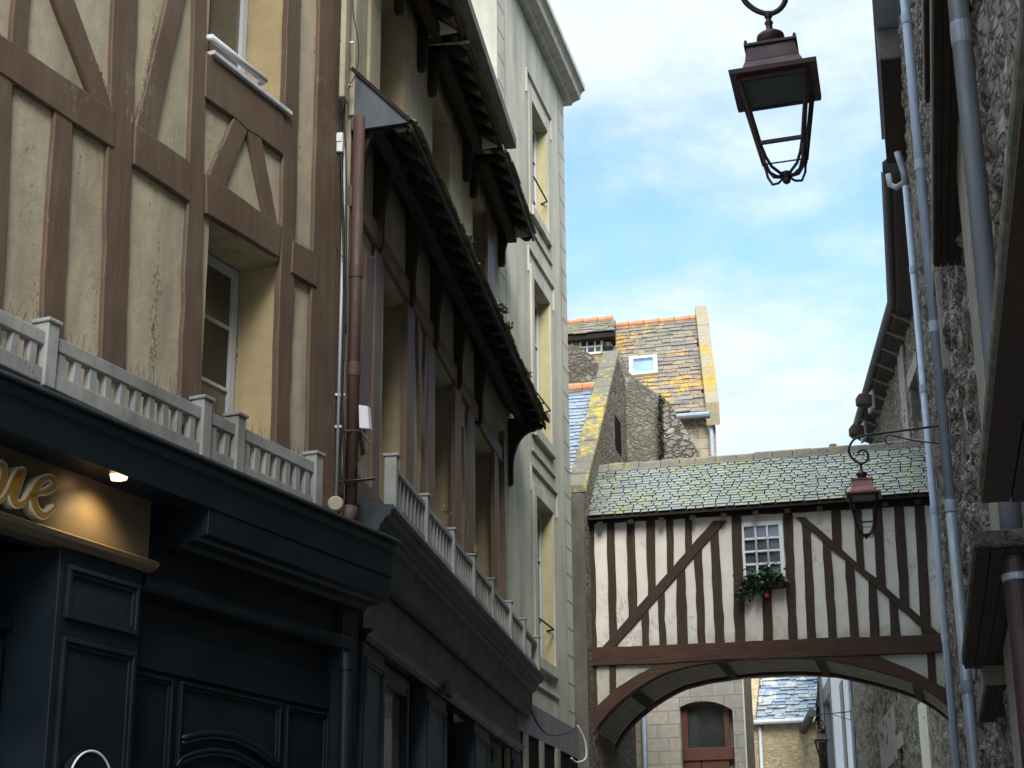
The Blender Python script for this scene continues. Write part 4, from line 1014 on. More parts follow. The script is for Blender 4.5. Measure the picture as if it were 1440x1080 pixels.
MB().box(FS, uL+.03, uR-.03, -D+.15, -.15, zBm1-.02, zBm1+.05).build('floor', M['tar'], BR)
def bt(pts, w=.035, mat='oak', name='stud', bev=.006): return timber(FS, pts, w, M[mat], BR, name, -.02, bev, amp=.006)
def stud(xt0, xt1, yt, xb0, xb1, yb): bt([(xt0, yt), (xt1, yt), (xb1, yb), (xb0, yb)], .033+random.uniform(-.004, .004))
for s in ((825.5, 835, 725, 829.5, 839, 915), (853, 863, 728, 856.5, 868.5, 915), (880.5, 892, 727, 884, 896, 872), (908, 920.5, 725, 911, 922, 842), (902, 911.5, 853, 903, 913, 912),
          (936.5, 946.5, 724, 938.5, 948, 812), (924, 934, 828, 927.5, 937.5, 911), (963, 972.5, 722, 964, 973, 784), (951, 963, 797, 952.5, 967.5, 909), (975.5, 987, 768, 981.5, 992.5, 907),
          (998.5, 1010, 742, 1005.5, 1019, 905), (1028, 1042, 716, 1033.5, 1048, 904), (1101, 1113.5, 714, 1109, 1121.5, 900), (1071, 1085, 816, 1073, 1087, 901), (1127, 1139.5, 735, 1135, 1148, 899),
          (1157, 1168.5, 761, 1165, 1177, 898), (1168.5, 1181.5, 710, 1171, 1184, 772), (1188.5, 1200, 789, 1195.5, 1208, 897), (1199.5, 1211, 708, 1204.5, 1216, 799), (1221, 1232, 816, 1223.5, 1237, 896),
          (1227, 1240, 706, 1233.5, 1246, 825), (1250, 1262, 843, 1252.5, 1266.5, 894), (1256, 1270, 704, 1266, 1279, 852), (1285, 1299, 703, 1296, 1310, 893), (1318, 1332, 700, 1329, 1343, 975)):
    stud(*s)
stud(829, 839, 934, 831, 841, 1040); stud(856.5, 866, 932, 857, 866, 975); stud(1303, 1314.5, 914, 1306, 1317.5, 966)
bt([(1003, 732), (1021, 732), (865, 909), (846, 911)], .05, 'oak', 'brace'); bt([(1119, 727), (1132, 727), (1320, 890), (1306, 891)], .05, 'oak', 'brace')
bt([(826, 911), (1000, 904), (1180, 896.5), (1336, 890), (1336, 916), (1180, 923), (1000, 929), (826, 937)], .09, 'oakh', 'main_beam', .012)
bt([(822, 736), (1334, 708), (1334, 694), (822, 722)], .06, 'tar', 'top_plate')
# arched beams front and back
for w0, w1, nm in ((-.16, .07, 'arch_beam'), (-D-.04, -D+.18, 'arch_beam')):
    m_ = MB()
    n = 40
    def interp(P, t):
        x = t*(len(P)-1); i = min(int(x), len(P)-2); f = x-i; return (P[i][0]+(P[i+1][0]-P[i][0])*f, P[i][1]+(P[i+1][1]-P[i][1])*f)
    us_ = [uL+.01+(uR-uL-.02)*k/n for k in range(n+1)]
    def zat(P, u):
        for (ua, za), (ub, zb) in zip(P, P[1:]):
            if ua <= u <= ub: return za+(zb-za)*(u-ua)/(ub-ua)
        return P[0][1] if u < P[0][0] else P[-1][1]
    top = [(u, zat(OU, u)) for u in us_]; bot = [(u, zat(IN, u)) for u in us_]
    vs = [FS.P(u, w0, z) for u, z in top]+[FS.P(u, w0, z) for u, z in bot]+[FS.P(u, w1, z) for u, z in top]+[FS.P(u, w1, z) for u, z in bot]
    N = n+1; fs = []
    for k in range(n):
        fs += [(k, k+1, N+k+1, N+k), (2*N+k, 3*N+k, 3*N+k+1, 2*N+k+1), (k, 2*N+k, 2*N+k+1, k+1), (N+k, N+k+1, 3*N+k+1, 3*N+k)]
    m_.add(vs, fs); m_.build(nm, M['oakh'], BR, .006)
# slatted soffit following the arch
def archstrip(w0, w1, th, lift, u0=None, u1=None):
    uu_ = [u for u in us_ if (u0 is None or u0 <= u <= u1)]
    if u0 is not None: uu_ = [u0, *uu_, u1]
    P = [(u, zat(IN, u)+lift) for u in uu_]; n = len(P)
    vs = [FS.P(u, w0, z) for u, z in P]+[FS.P(u, w1, z) for u, z in P]+[FS.P(u, w0, z+th) for u, z in P]+[FS.P(u, w1, z+th) for u, z in P]
    fs = []
    for k in range(n-1):
        fs += [(k, n+k, n+k+1, k+1), (2*n+k, 2*n+k+1, 3*n+k+1, 3*n+k), (k, k+1, 2*n+k+1, 2*n+k), (n+k, 3*n+k, 3*n+k+1, n+k+1)]
    return MB().add(vs, fs)
archstrip(-D+.19, -.17, .02, .1).build('soffit_backing', M['tar'], BR)
ns = 9
for k in range(ns):
    a = -.17-(D-.36)*k/ns
    archstrip(a-(D-.36)/ns*.66, a-.03, .02, .045).build('soffit_slat', M['slat'], BR)
for x, y in ((890, 975), (1012, 931), (1150, 927), (1288, 962)):
    u = uof(FS, x, y); archstrip(-D+.2, -.17, .05, .0, u-.07, u+.07).build('soffit_rib', M['tar'], BR)
# window of the bridge
dz = (wz1-wz0)
win = window(FS, wA+.004, wB-.004, wz0+.004, wz1-.004, -.07, BR, .075, [wz1-.075-(dz-.15)*k/4 for k in (1, 2, 3)], [wA+.075+(wB-wA-.15)*k/3 for k in (1, 2)], gmat=M['glassblue'], th=.09, bar=.035)
win.data.materials[0] = M['brightwhite']
MB().box(FS, wA-.02, wB+.02, -.05, .09, wz0-.05, wz0-.002).build('sill', M['limewash'], BR, .004)
# roof
wE, wR = .3, -D/2; zEa = zof(FS, 1060, 707.5, wE); zRi = zof(FS, 1060, 642, wR)
print('bridge', uL, uR, zTop, zBm0, zEa, zRi, 'crown', zat(IN, 0))
uRl, uRr = uof(FS, 819, 722, wE), uR+.05
rs = MB(); rs.prof(FS, [(wE-.02, zEa-.05), (wR, zRi-.04), (wR-(wE-wR), zEa-.05), (wR-(wE-wR), zEa-.09), (wR, zRi-.09), (wE-.02, zEa-.09)], uRl+.03, uRr)
roof = rs.build('roof', M['tar'], BR)
sh = uof(FS, 835, 655, wR)-uRl
def inb(u, t): return u > uRl+sh*t-.02
slate_rows(FS, uRl, uRr, zEa-.03, zRi, wE, wR, 19, .19, inb, .009, .011, .12, .6, 5).build('slates', M['slatebridge'], roof)
rb = MB(); rnd = random.Random(9)
uu0 = uRl+sh-.05
while uu0 < uRr:
    l = rnd.uniform(.28, .42); j = rnd.uniform(-.012, .012)
    rb.prof(FS, [(wR+.13, zRi-.1+j), (wR+.09, zRi+.035+j), (wR, zRi+.075+j), (wR-.1, zRi+.03+j), (wR-.13, zRi-.1+j)], uu0, min(uu0+l-.01, uRr)); uu0 += l
rb.build('ridge_tiles', M['ridge'], roof, .012)
k = 0
u = uRl+.3
while u < uRr-.2:
    MB().prof(FS, [(wE-.06, zEa-.12), (-.02, zTop+.16), (-.02, zTop+.06), (wE-.06, zEa-.2)], u-.05, u+.05).build('rafter_foot', M['tar'], roof); u += .55
# window box with geraniums
ub0, zb0_ = FS.at(1036, 818, .1); ub1, _ = FS.at(1108, 818, .1)
fb = thing('flower_box', 'window box overflowing with dark green geraniums and one red bloom, under the white bridge window', 'flower box', FS.P((ub0+ub1)/2, .12, zb0_-.2))
MB().box(FS, ub0+.08, ub1-.04, .1, .28, zb0_-.17, zb0_-.0).build('trough', M['tar'], fb, .008)
rn = random.Random(12); lf = MB()
for k in range(900):
    cx_, cz_, rx, rz_ = rn.choice([(.25, -.12, .22, .17), (.45, -.02, .25, .12), (.18, -.2, .16, .12), (.72, .03, .2, .12), (.6, .08, .12, .14), (.85, -.04, .14, .08), (.3, .03, .12, .1), (.5, -.18, .14, .1)])
    t = (ub1-ub0)
    u = ub0+t*(cx_+rn.gauss(0, .5)*rx); z = zb0_+cz_+rn.gauss(0, .5)*rz_*1.2; w_ = .2+rn.gauss(0, .09)
    a = Vector((rn.gauss(0, 1), rn.gauss(0, 1), rn.gauss(0, .7))).normalized()*.032; b = a.cross(Vector((rn.gauss(0, .5), rn.gauss(0, .5), 1))).normalized()*.03
    c = FS.P(u, w_, z); lf.add([c-a, c-a*.4+b, c+a*.6+b*.8, c+a, c+a*.5-b*.8, c-a*.4-b], [(0, 1, 2, 3, 4, 5)])
for k in range(14):
    u = ub0+(ub1-ub0)*rn.random(); p = FS.P(u, .2, zb0_-.03); lf.tube([p, p+FS.n*.08+Vector((0, 0, rn.uniform(-.2, .25)))], .005, 4)
lf.build('foliage', M['leaf'], fb, recalc=False)
pe = MB(); c0 = FS.P(*(lambda q: (q[0], .36, q[1]))(FS.at(1079, 837, .36)))
for k in range(26):
    d_ = Vector((rn.gauss(0, 1), rn.gauss(0, 1), rn.gauss(0, 1))).normalized()*.035; a = d_.orthogonal().normalized()*.02; b = d_.cross(a).normalized()*.02
    pe.add([c0+d_-a, c0+d_+b, c0+d_+a, c0+d_-b], [(0, 1, 2, 3)])
pe.build('flower', M['petal'], fb, recalc=False)

# ================================================================== left: slate house with stone gable behind the cream house
FG = Frame(1340, anchor=(822, 690, 29.3))
G0 = FG.at(821, 694); GA = FG.at(868, 500); GF = FG.at(880, 560)
print('gable', G0, GA, GF)
GH = thing('stone_gable_house', 'old stone house with blue slate roof and steep lichened gable coping, at the bridge end', 'house', FG.P(2, -1, 0))
gt = .22
ymid = FG.P(GF[0], 0, 0)
rake = [(G0[0]-.0, 0), (GF[0], 0), (GF[0], GA[1]-.25), (GA[0], GA[1]), (G0[0]-.0, G0[1])]
gw = MB().poly(FG, rake, -gt, 0); gw.build('gable_wall', M['rubblew'], GH)
sl_ = MB().box(FG, *sorted((uof(FG, 864.5, 600), uof(FG, 872.5, 600))), -.2, .006, zof(FG, 868, 634), zof(FG, 868, 588)); sl_.build('black_slit', M['black'], GH)  # solid black block, no hole: its colour stands for the slit's shade
MB().box(FG, G0[0]-.04, G0[0]-.003, -gt-.3, .002, 0, G0[1]-.02).build('corner_render', M['darkrender'], GH)
# coping stones up the rake
cp = MB(); n = 13
for k in range(n):
    a, b = k/n, (k+1)/n-.006
    f = lambda t: (G0[0]+(GA[0]-G0[0])*t, G0[1]+(GA[1]-G0[1])*t)
    (ua, za), (ub, zb) = f(a), f(b); j = random.uniform(0, .05)
    cp.prism([FG.P(ua, .05, za+.02), FG.P(ub, .05, zb+.02), FG.P(ub, .05, zb+.14+j), FG.P(ua, .05, za+.14+j)], FG.n*(-gt-.12))
cp.build('coping', M['lichenstone'], GH, .02)
# slate roof left of the coping
dzr = (GA[1]-G0[1])/(GA[0]-G0[0])
FGr = Frame(d=-FG.n, o=FG.P(0, 0, 0), side=1)      # u runs to the left of the gable
FGr.n = -FG.d; FGr.d = -FG.n
zr0, ur0 = G0[1]-.15, G0[0]; tR = .80
ur1, zr1 = G0[0]+(GA[0]-G0[0])*tR, G0[1]-.15+(GA[1]-G0[1])*tR
slb = MB().prof(FGr, [(-ur0+.25, zr0-.25*dzr-.03), (-ur1, zr1-.03), (-ur1, zr1-.1), (-ur0+.25, zr0-.25*dzr-.1)], gt, 5)
rfo = slb.build('roof', M['tar'], GH)
slate_rows(FGr, gt+.02, 2.2, zr0-.25*dzr, zr1, -ur0+.25, -ur1, 34, .22, None, .014, .004, .2, .5, 21).build('slates', M['slateblue'], rfo)
rt = MB()
for k in range(6): rt.tube([FGr.P(gt+.35*k, -ur1, zr1+.02), FGr.P(gt+.35*k+.34, -ur1, zr1+.02)], .12, 10)
rt.build('ridge_tiles', M['terra'], rfo, smooth=False)
# front wall strip beside the bridge
fw = MB().box(FS, uL-1.6, uL-.03, -D-1, .12, 0, zr0-.25*dzr-.1); fw.build('front_wall', M['darkrender'], GH)
sw = MB().box(FS, uL-.028, uL+.05, -D-.3, -.02, 0, OU[0][1]-.1); sw.build('side_wall', M['ashlarbrown'], GH)
MB().box(FS, uL-.9, uL-.04, .12, .3, zof(FS, 815, 985, .2)-.4, zof(FS, 815, 985, .2)).build('lintel', M['tar2'], GH, .02)
# rough gable seen over the blue roof
FK = Frame(-8700, anchor=(880, 600, ymid.y))
K2 = Frame(-8700, anchor=(830, 520, ymid.y+.5))
rg = MB().poly(K2, quadpx(K2, [(770, 470), (800, 484), (814, 487), (833, 500), (846, 522), (846, 640), (770, 640)], 0), -.5, 0)
tag(rg.build('rubble_gable', M['rubblew'], None), 'piece of rough grey rubble gable between the small dormer and the blue slate roof', 'wall')
# front facing wall of the ruin-like gable with right hand rake
RG = thing('ruined_gable', 'grey stone gable falling in a steep rake to the right, above the bridge roof', 'wall', FK.P(1, -.3, 6))
MB().poly(FK, quadpx(FK, [(872, 498), (878, 517), (900, 537), (922, 552), (927, 556), (927, 760), (876, 760)], 0), -.5, 0).build('wall', M['ruin'], RG, .02)
MB().poly(FK, quadpx(FK, [(926, 552), (941, 566), (962, 600), (985, 641), (1010, 700), (1010, 760), (926, 760)], .12), -.4, .12).build('rake_wall', M['rubble'], RG, .02)
mz = [FK.at(929.5, y, .16) for y in (560, 600, 640)]
rn = random.Random(4); mo = MB()
for k in range(260):
    t = rn.random(); y = 558+t*92; x = 929.5+rn.gauss(0, 1.5)+t*2
    u, z = FK.at(x, y, .14); c = FK.P(u, .14+rn.random()*.06, z); a = Vector((rn.gauss(0, 1), rn.gauss(0, 1), rn.gauss(0, 1))).normalized()*.04; b = a.orthogonal().normalized()*.035
    mo.add([c-a, c+b, c+a, c-b], [(0, 1, 2, 3)])
tag(mo.build('moss', M['moss'], None, recalc=False), 'green moss streak growing down the grey stone gable', 'moss', kind='stuff')

# ================================================================== house with the orange lichened roof
FL0 = Frame(-8700, anchor=(930, 585, 44.0)); FL = Skew(FL0, FL0.n+FL0.d*.183)
kR = 3.9
zLe = zof(FL, 960, 583, .2); zLr = zof(FL, 920, 455, -kR)
uLl = uof(FL, 760, 480, -kR); uLr = uof(FL, 992.5, 580, .2); uLrr = uof(FL, 978.5, 450, -kR)
print('lichen', zLe, zLr, uLr, uLrr)
uV = (uLr+uLrr)/2
LH = thing('lichened_roof_house', 'stone house with a big grey slate roof thick with orange lichen, highest behind the bridge', 'house', FL.P(uV-3, -2, 0))
MB().box(FL, uLl, uV+.25, -8, 0, 0, zLe-.03).build('wall', M['yellowish'], LH)
qs = MB()
for k in range(16):
    zq = zLe-.35-.3*k; qs.box(FL, uV-(.75 if k % 2 else .45)+.25, uV+.256, -.6, .01, zq-.29, zq)
qs.build('quoins', M['granitewarm'], LH, .01)
rr = MB().prof(FL, [(.25, zLe-.02), (-kR, zLr-.03), (-2*kR, zLe-.5), (-2*kR, zLe-.7), (-kR, zLr-.2), (.2, zLe-.12)], uLl, uV)
rr = rr.build('roof', M['tar'], LH)
slate_rows(FL, uLl, uV, zLe, zLr, .27, -kR, 24, .34, None, .02, .004, .25, .6, 31).build('slates', M['slatelichen'], rr)
rt = MB(); u = uLl
while u < uV-.1: rt.tube([FL.P(u, -kR, zLr+.03), FL.P(min(u+.44, uV), -kR, zLr+.04)], .1, 10, .12); u += .46
rt.build('ridge_tiles', M['terra'], rr)
vc = MB(); n = 9
for k in range(n):
    a, b = k/n, (k+1)/n-.004
    wa, wb = .3+(-kR-.35-.3)*a, .3+(-kR-.35-.3)*b; za, zb = zLe-.1+(zLr-zLe+.35)*a, zLe-.1+(zLr-zLe+.35)*b; j = random.uniform(0, .03)
    vc.prism([FL.P(uV, wa, za-.3), FL.P(uV, wb, zb-.3), FL.P(uV, wb, zb+.32+j), FL.P(uV, wa, za+.32+j)], FL.d*(.34+j))
vc.build('verge_coping', M['orangecoping'], LH, .02)
MB().tube([FL.P(uLl, .36, zLe-.08), FL.P(uV+.1, .36, zLe-.1)], .085, 10).build('gutter', M['zinc'], LH)
ud = uof(FL, 1000.5, 610, .12)
MB().tube([FL.P(ud-.1, .3, zLe-.15), FL.P(ud-.02, .15, zLe-.4), FL.P(ud, .12, zLe-.55), FL.P(ud, .12, 2)], .06, 10).build('downpipe', M['zincl2'], LH, smooth=True)
def onplane(px, py, p0, n):
    r = ray(px, py); return CAM + r*((p0-CAM).dot(n)/r.dot(n))
pn = (FL.d.cross(FL.P(0, .27, zLe)-FL.P(0, -kR, zLr))).normalized(); p0 = FL.P(0, .27, zLe)
FL.loc = lambda p: (lambda w_: ((p-FL.o-FL.n*w_).dot(FL.d), w_, p.z))((p-FL.o).dot(FL.nt)/FL.n.dot(FL.nt))
if pn.z < 0: pn = -pn
Q = [FL.loc(onplane(x, y, p0, pn)) for x, y in ((886, 532), (926, 530.5), (924.5, 504), (885, 506.5))]
su0 = (Q[0][0]+Q[3][0])/2; su1 = (Q[1][0]+Q[2][0])/2; sw0 = (Q[0][1]+Q[1][1])/2; sw1 = (Q[2][1]+Q[3][1])/2
slope = lambda w_: zLe+(zLr-zLe)*(.27-w_)/(.27+kR)
up_ = pn*.1
def plate(u0, u1, w0, w1, lift, th): return MB().prism([FL.P(u0, w0, slope(w0))+pn*lift, FL.P(u1, w0, slope(w0))+pn*lift, FL.P(u1, w1, slope(w1))+pn*lift, FL.P(u0, w1, slope(w1))+pn*lift], pn*th)
sk = MB(); b = .12
for q_ in ((su0, su1, sw0, sw0-b), (su0, su1, sw1+b, sw1), (su0, su0+b, sw0-b, sw1+b), (su1-b, su1, sw0-b, sw1+b)):
    m1 = plate(*q_, .03, .1); sk.add(m1.v, m1.f)
sk = sk.build('skylight', M['creamtrim'], LH)
plate(su0+b, su1-b, sw0-b, sw1+b, .06, .02).build('pane', M['glasssky'], sk)
# little dormer at its left
def solve_w(px, py):
    return FL.loc(onplane(px, py, p0, pn))[1]
wd = solve_w(832, 503)
dm2 = thing('dormer', 'small slate roofed dormer with white six pane window, left on the lichened roof', 'dormer', FL.P(uof(FL, 830, 490, wd), wd, zof(FL, 830, 499, wd)))
du0, du1 = uof(FL, 780, 490, wd), uof(FL, 850, 490, wd)
dz0, dz1 = zof(FL, 832, 498.5, wd), zof(FL, 832, 473, wd)
MB().box(FL, du0, du1, wd-2.2, wd-.03, dz0-.6, dz1).build('cheek', M['creamtrim'], dm2)
a, b = uof(FL, 814.5, 488, wd), uof(FL, 848, 488, wd)
window(FL, a, b, dz0, dz1-.08, wd-.02, dm2, .07, ((dz0+dz1-.08)/2,), (a+(b-a)/3, a+2*(b-a)/3), bar=.045, mat=M['whitewood'])
a2 = uof(FL, 806.5, 488, wd)
window(FL, a2-.6, a2, dz0+.1, dz1-.08, wd-.02, dm2, .07, (), (a2-.3,), bar=.045, mat=M['whitewood'])
MB().box(FL, a2+.04, a-.04, wd-.02, wd+.03, dz0, dz1-.05).build('post', M['granitewarm'], dm2)
ze_d = zof(FL, 832, 468.5, wd+.35); zr_d = zof(FL, 832, 453.5, wd-1.5)
ud1 = uof(FL, 865, 469, wd+.35)
dr = MB().prof(FL, [(wd+.33, ze_d-.02), (wd-1.5, zr_d-.03), (wd-2.6, ze_d-.02), (wd-2.6, ze_d-.14), (wd+.3, ze_d-.14)], du0-1, ud1); dr = dr.build('roof', M['tar'], dm2)
slate_rows(FL, du0-1, ud1, ze_d, zr_d, wd+.36, wd-1.5, 8, .34, None, .02, .004, .25, .6, 37).build('slates', M['slategrey'], dr)
rt = MB(); u = du0-1
while u < ud1-.1: rt.tube([FL.P(u, wd-1.5, zr_d+.05), FL.P(min(u+.44, ud1), wd-1.5, zr_d+.06)], .09, 10, .11); u += .46
rt.build('ridge_tiles', M['terra'], dr)
tag(MB().lathe(FL.P(uof(FL, 855, 494, wd), wd+.1, zof(FL, 855, 496, wd)), [(.13, 0), (.17, .12), (.12, .26), (0, .28)], 12).build('chimney_pot', M['cable'], None), 'tiny dark rounded vent pot beside the small dormer window', 'vent')

# ================================================================== seen through the arch
FD = Frame(-8700, anchor=(960, 1060, 42.0))
DH = thing('stone_house', 'grey granite house with an arched red-brown window, seen under the left of the bridge arch', 'house', FD.P(0, 0, 0))
da, db = uof(FD, 957.5, 1040), uof(FD, 1031.5, 1030); dz1_ = zof(FD, 980, 985)
duL, duR = uof(FD, 800, 1050), uof(FD, 1049, 1040)
zDt = zof(FD, 1000, 860)
wall(FD, duL, duR, 0, zDt, [(da, db, 2, dz1_+.0, .4)], M['ashlar'], DH, depth=1.6)
# arched lintel filling the head corners
hp = []
for k in range(13):
    t = k/12; hp.append((da+(db-da)*t, dz1_-.02-.24*(2*abs(t-.42))**2.2*.75))
MB().poly(FD, [(db, dz1_+.02), (da, dz1_+.02)] + hp, -.36, -.003).build('arched_lintel', M['ashlar'], DH)
MB().box(FD, uof(FD, 1047.5, 1040)+.0, duR+.012, .0, .02, 2, zDt-.1).build('corner_strip', M['creamtrim'], DH)
window(FD, da+.01, uof(FD, 1028, 1060, -.3), zof(FD, 990, 1066, -.3), dz1_+.01, -.34, DH, .13, (), (), mat=M['reddoor'], th=.1)
MB().box(FD, da+.01, db, -.335, -.2, zof(FD, 990, 1065, -.3)-.08, zof(FD, 990, 1052, -.3)).build('transom', M['reddoor'], DH, .01)
dm_ = uof(FD, 987, 1075, -.3)
zdd = zof(FD, 990, 1067.5, -.3)-.04
window(FD, da+.02, dm_-.01, 3.0, zdd, -.34, DH, .2, (), (), mat=M['reddoor'], th=.09)
window(FD, dm_+.01, uof(FD, 1026, 1075, -.3), 3.0, zdd, -.34, DH, .2, (), (), mat=M['reddoor'], th=.09)
MB().prof(FD, [(.2, zDt), (-1.8, zDt), (-.8, zDt+.7)], duL, duR).build('roof', M['slateblue'], DH)
pp = ptY(907, 1040, 41.6)
tag(MB().tube([Vector((pp.x, pp.y, 2)), Vector((pp.x, pp.y, zof(FD, 907, 940)))], .055, 12).build('downpipe', M['zincdark2'], None, smooth=True), 'blue grey downpipe left of the arched red-brown window, under the bridge arch', 'downpipe')
bw_ = MB().box(FD, duL, uof(FD, 904, 1050), .001, .25, 0, zDt-.4); bw_.build('brown_wall', M['ashlarbrown'], DH)
# yellow stone house far off
FY = Frame(-8700, anchor=(1090, 1040, 68.0))
YH = thing('yellow_stone_house', 'far sunlit yellow rubble house with pale slate roof, in the middle under the arch', 'house', FY.P(0, 0, 0))
ya, yb = uof(FY, 1030, 1040), uof(FY, 1150, 1040); zy = zof(FY, 1095, 1016)
MB().box(FY, ya, yb, -7, 0, 0, zy).build('wall', M['yellowst'], YH)
yr = MB().prof(FY, [(.25, zy), (-4, zy+3.9), (-8, zy), (-8, zy-.1), (-4, zy+3.8), (.25, zy-.1)], ya, yb).build('roof', M['tar'], YH)
slate_rows(FY, uof(FY, 1064, 1000), yb, zy+.02, zy+3.92, .3, -4, 24, .42, None, .025, .006, .5, 1.5, 41).build('slates', M['blueroof'], yr)
MB().prof(FY, [(.3, zy-.1), (.3, zy+.3), (-4, zy+4.2), (-4, zy+3.5)], uof(FY, 1052, 1000), uof(FY, 1064, 1000)-.01).build('verge_coping', M['yellowst'], YH, .02)
MB().tube([FY.P(uof(FY, 1062, 1013), .35, zy+.0), FY.P(yb, .35, zy+.0)], .1, 10).build('gutter', M['zincl2'], YH)
yu = uof(FY, 1069.5, 1040, .1)
MB().tube([FY.P(yu, .1, 2), FY.P(yu, .1, zy)], .07, 10).build('downpipe', M['zincl2'], YH, smooth=True)

# ================================================================== right hand side of the street
def rubble_front(F, mb, u0, u1, z0, z1, holes, su=.07, sz=.06, amp=.045, seed=0, w=0.0, fs=4.2, sq=1.6):
    nu = max(2, int((u1-u0)/su)); nz = max(2, int((z1-z0)/sz)); vs = []
    for j in range(nz+1):
        z = z0+(z1-z0)*j/nz
        for i in range(nu+1):
            u = u0+(u1-u0)*i/nu
            q = Vector((u*fs*.6+seed, z*fs*.6*sq, seed*.7)); q += noise.noise_vector(q*.8)*.35
            d_, p_ = noise.voronoi(q)
            e = min(1, (d_[1]-d_[0])*3.2)
            h = amp*(e*(.6+.8*noise.cell(p_[0]*7.3)) - .5) + amp*.5*noise.fractal(Vector((u*5, z*5, seed)), 1, 2, 3)
            if i in (0, nu) or j in (0, nz): h = 0
            vs.append(F.P(u, w+h, z))
    fs_ = []
    for j in range(nz):
        zc0 = z0+(z1-z0)*(j+.5)/nz
        for i in range(nu):
            uc_ = u0+(u1-u0)*(i+.5)/nu
            if any(h[0] < uc_ < h[1] and h[2] < zc0 < h[3] for h in holes): continue
            a = j*(nu+1)+i; fs_.append((a, a+1, a+nu+2, a+nu+1))
    return mb.add(vs, fs_)
def orient(o, F):
    me = o.data
    for p in me.polygons:
        if p.normal.dot(F.n) < 0: p.flip()
def stone_house(F, u0, u1, z1, holes, parent, mat, z_lo, depth=5, seed=0, **k):
    mb = MB()
    hs = []
    for h in holes:
        a, b, c, d, r = h; hs.append(h); mb = MB()
        q = [(a, c), (b, c), (b, d), (a, d)]
        for i in range(4):
            p, s = q[i], q[(i+1) % 4]
            mb.add([F.P(p[0], .02, p[1]), F.P(s[0], .02, s[1]), F.P(s[0], -r, s[1]), F.P(p[0], -r, p[1])], [(0, 1, 2, 3)])
        mb.build('window_reveal', M['granitedark'], parent, recalc=False)
    f = MB(); rubble_front(F, f, u0, u1, z_lo, z1, hs, seed=seed, **k)
    f.add([F.P(u0, 0, 0), F.P(u1, 0, 0), F.P(u1, 0, z_lo), F.P(u0, 0, z_lo)], [(0, 1, 2, 3)])
    D_ = -depth
    f.add([F.P(u0, 0, 0), F.P(u0, D_, 0), F.P(u0, D_, z1), F.P(u0, 0, z1)], [(0, 1, 2, 3)])
    f.add([F.P(u1, 0, 0), F.P(u1, D_, 0), F.P(u1, D_, z1), F.P(u1, 0, z1)], [(0, 1, 2, 3)])
    f.add([F.P(u0, 0, z1), F.P(u1, 0, z1), F.P(u1, D_, z1), F.P(u0, D_, z1)], [(0, 1, 2, 3)])
    o = f.build('wall', mat, parent, recalc=False, smooth=True)
    for a, b, c, d, r in holes:
        MB().box(F, a, b, -r-.02, -r, c, d).build('window_pane', M['glass'], parent)
    return o
cR = FR.d.y
uEnd1 = (20.7-7.5)/cR; uEnd2 = (26.9-7.5)/cR; uEnd3 = (33.4-7.5)/cR
def farhole(x, yt, yb, wd_, r=.25):
    ub_, zt__ = FR.at(x, yt); _, zb__ = FR.at(x, yb)
    ub_ = FR.at(x, (yt+yb)/2)[0]
    D_ = (FR.P(ub_, 0, 0)).y
    r0 = ptY(x, yt, D_).z; r1 = ptY(x, yb, D_).z
    print('hole', round(ub_, 2), round(r1, 2), round(r0, 2))
    return (ub_-wd_, ub_, r1, r0, r)
RH = thing('tall_stone_house', 'tall dark rubble stone house hard against the right edge, carrying the zinc downpipes', 'house', FR.P(4, 0, 0))
holesR = [farhole(1328.5, 449, 552, .9, .22), farhole(1362, 443, 497, .5, .22), farhole(1359, 590, 655, .35, .2)]
stone_house(FR, -5, uEnd1, 16.5, holesR, RH, M['rubble'], 2.0, seed=3, su=.055, sz=.045, amp=.055)
MB().box(FR, -12, -5.002, -5, 0, 0, 16.5).build('wall', M['rubble'], RH)
for i, h in enumerate(holesR[:1]):
    MB().box(FR, h[1]+.001, h[1]+.22, -.02, .06, h[2]-.1, h[3]+.12).build('window_surround', M['granite'], RH, .01)
    MB().box(FR, h[0]-.2, h[0]-.001, -.02, .06, h[2]-.1, h[3]+.12).build('window_surround', M['granite'], RH, .01)
    MB().box(FR, h[0]-.2, h[1]+.22, -.02, .07, h[3]+.122, h[3]+.4).build('lintel', M['granite'], RH, .01)
MB().box(FR, 1.8, 2.6, -.02, .05, 2.0, 16).build('dressed_strip', M['granite'], RH, .02)
def hood(name, label, far, Yf, near, thick, mat='granitedark', parent=None, under='tar2', near_u=None, w_in=0.0):
    p = ptY(*far, Yf); u1, w1, z1 = FR.loc(p)
    if near_u is None:
        q = ptZ(*near, z1); u0, w0, _ = FR.loc(q)
    else: u0, w0 = near_u, w1
    print(name, 'far', round(u1, 2), round(w1, 2), 'near', round(u0, 2), round(w0, 2), 'z', round(z1, 2))
    t = thing(name, label, 'canopy', FR.P((u0+u1)/2, 0, z1))
    w_ = (w0+w1)/2
    MB().box(FR, u0, u1, w_in-.03, w_, z1+.012, z1+thick).build('slab', M[mat], t, .012)
    s_ = MB()
    nb = 4; e_ = .008
    for i in range(nb):
        a = w_in+(w_-e_-w_in)*i/nb; s_.box(FR, u0+.04, u1-.01, a+.002, a+(w_-e_-w_in)/nb-.003, z1-.012+.003*(i % 2), z1+.011)
    s_.build('underside_boards', M[under], t)  # boards below the slab; their near-black tone also carries the underside's shade
    return t
hood('canopy', 'low dark canopy with mossy edge, largest, running out of frame at the right edge', (1375, 705), 4.9, None, .05, 'mossystone', near_u=-9)
hood('canopy', 'dark canopy under a pale stone end, beside the oxblood pipe', (1355.5, 939), 10.8, (1366, 774.5), .09, 'rubbledark', under='tar')
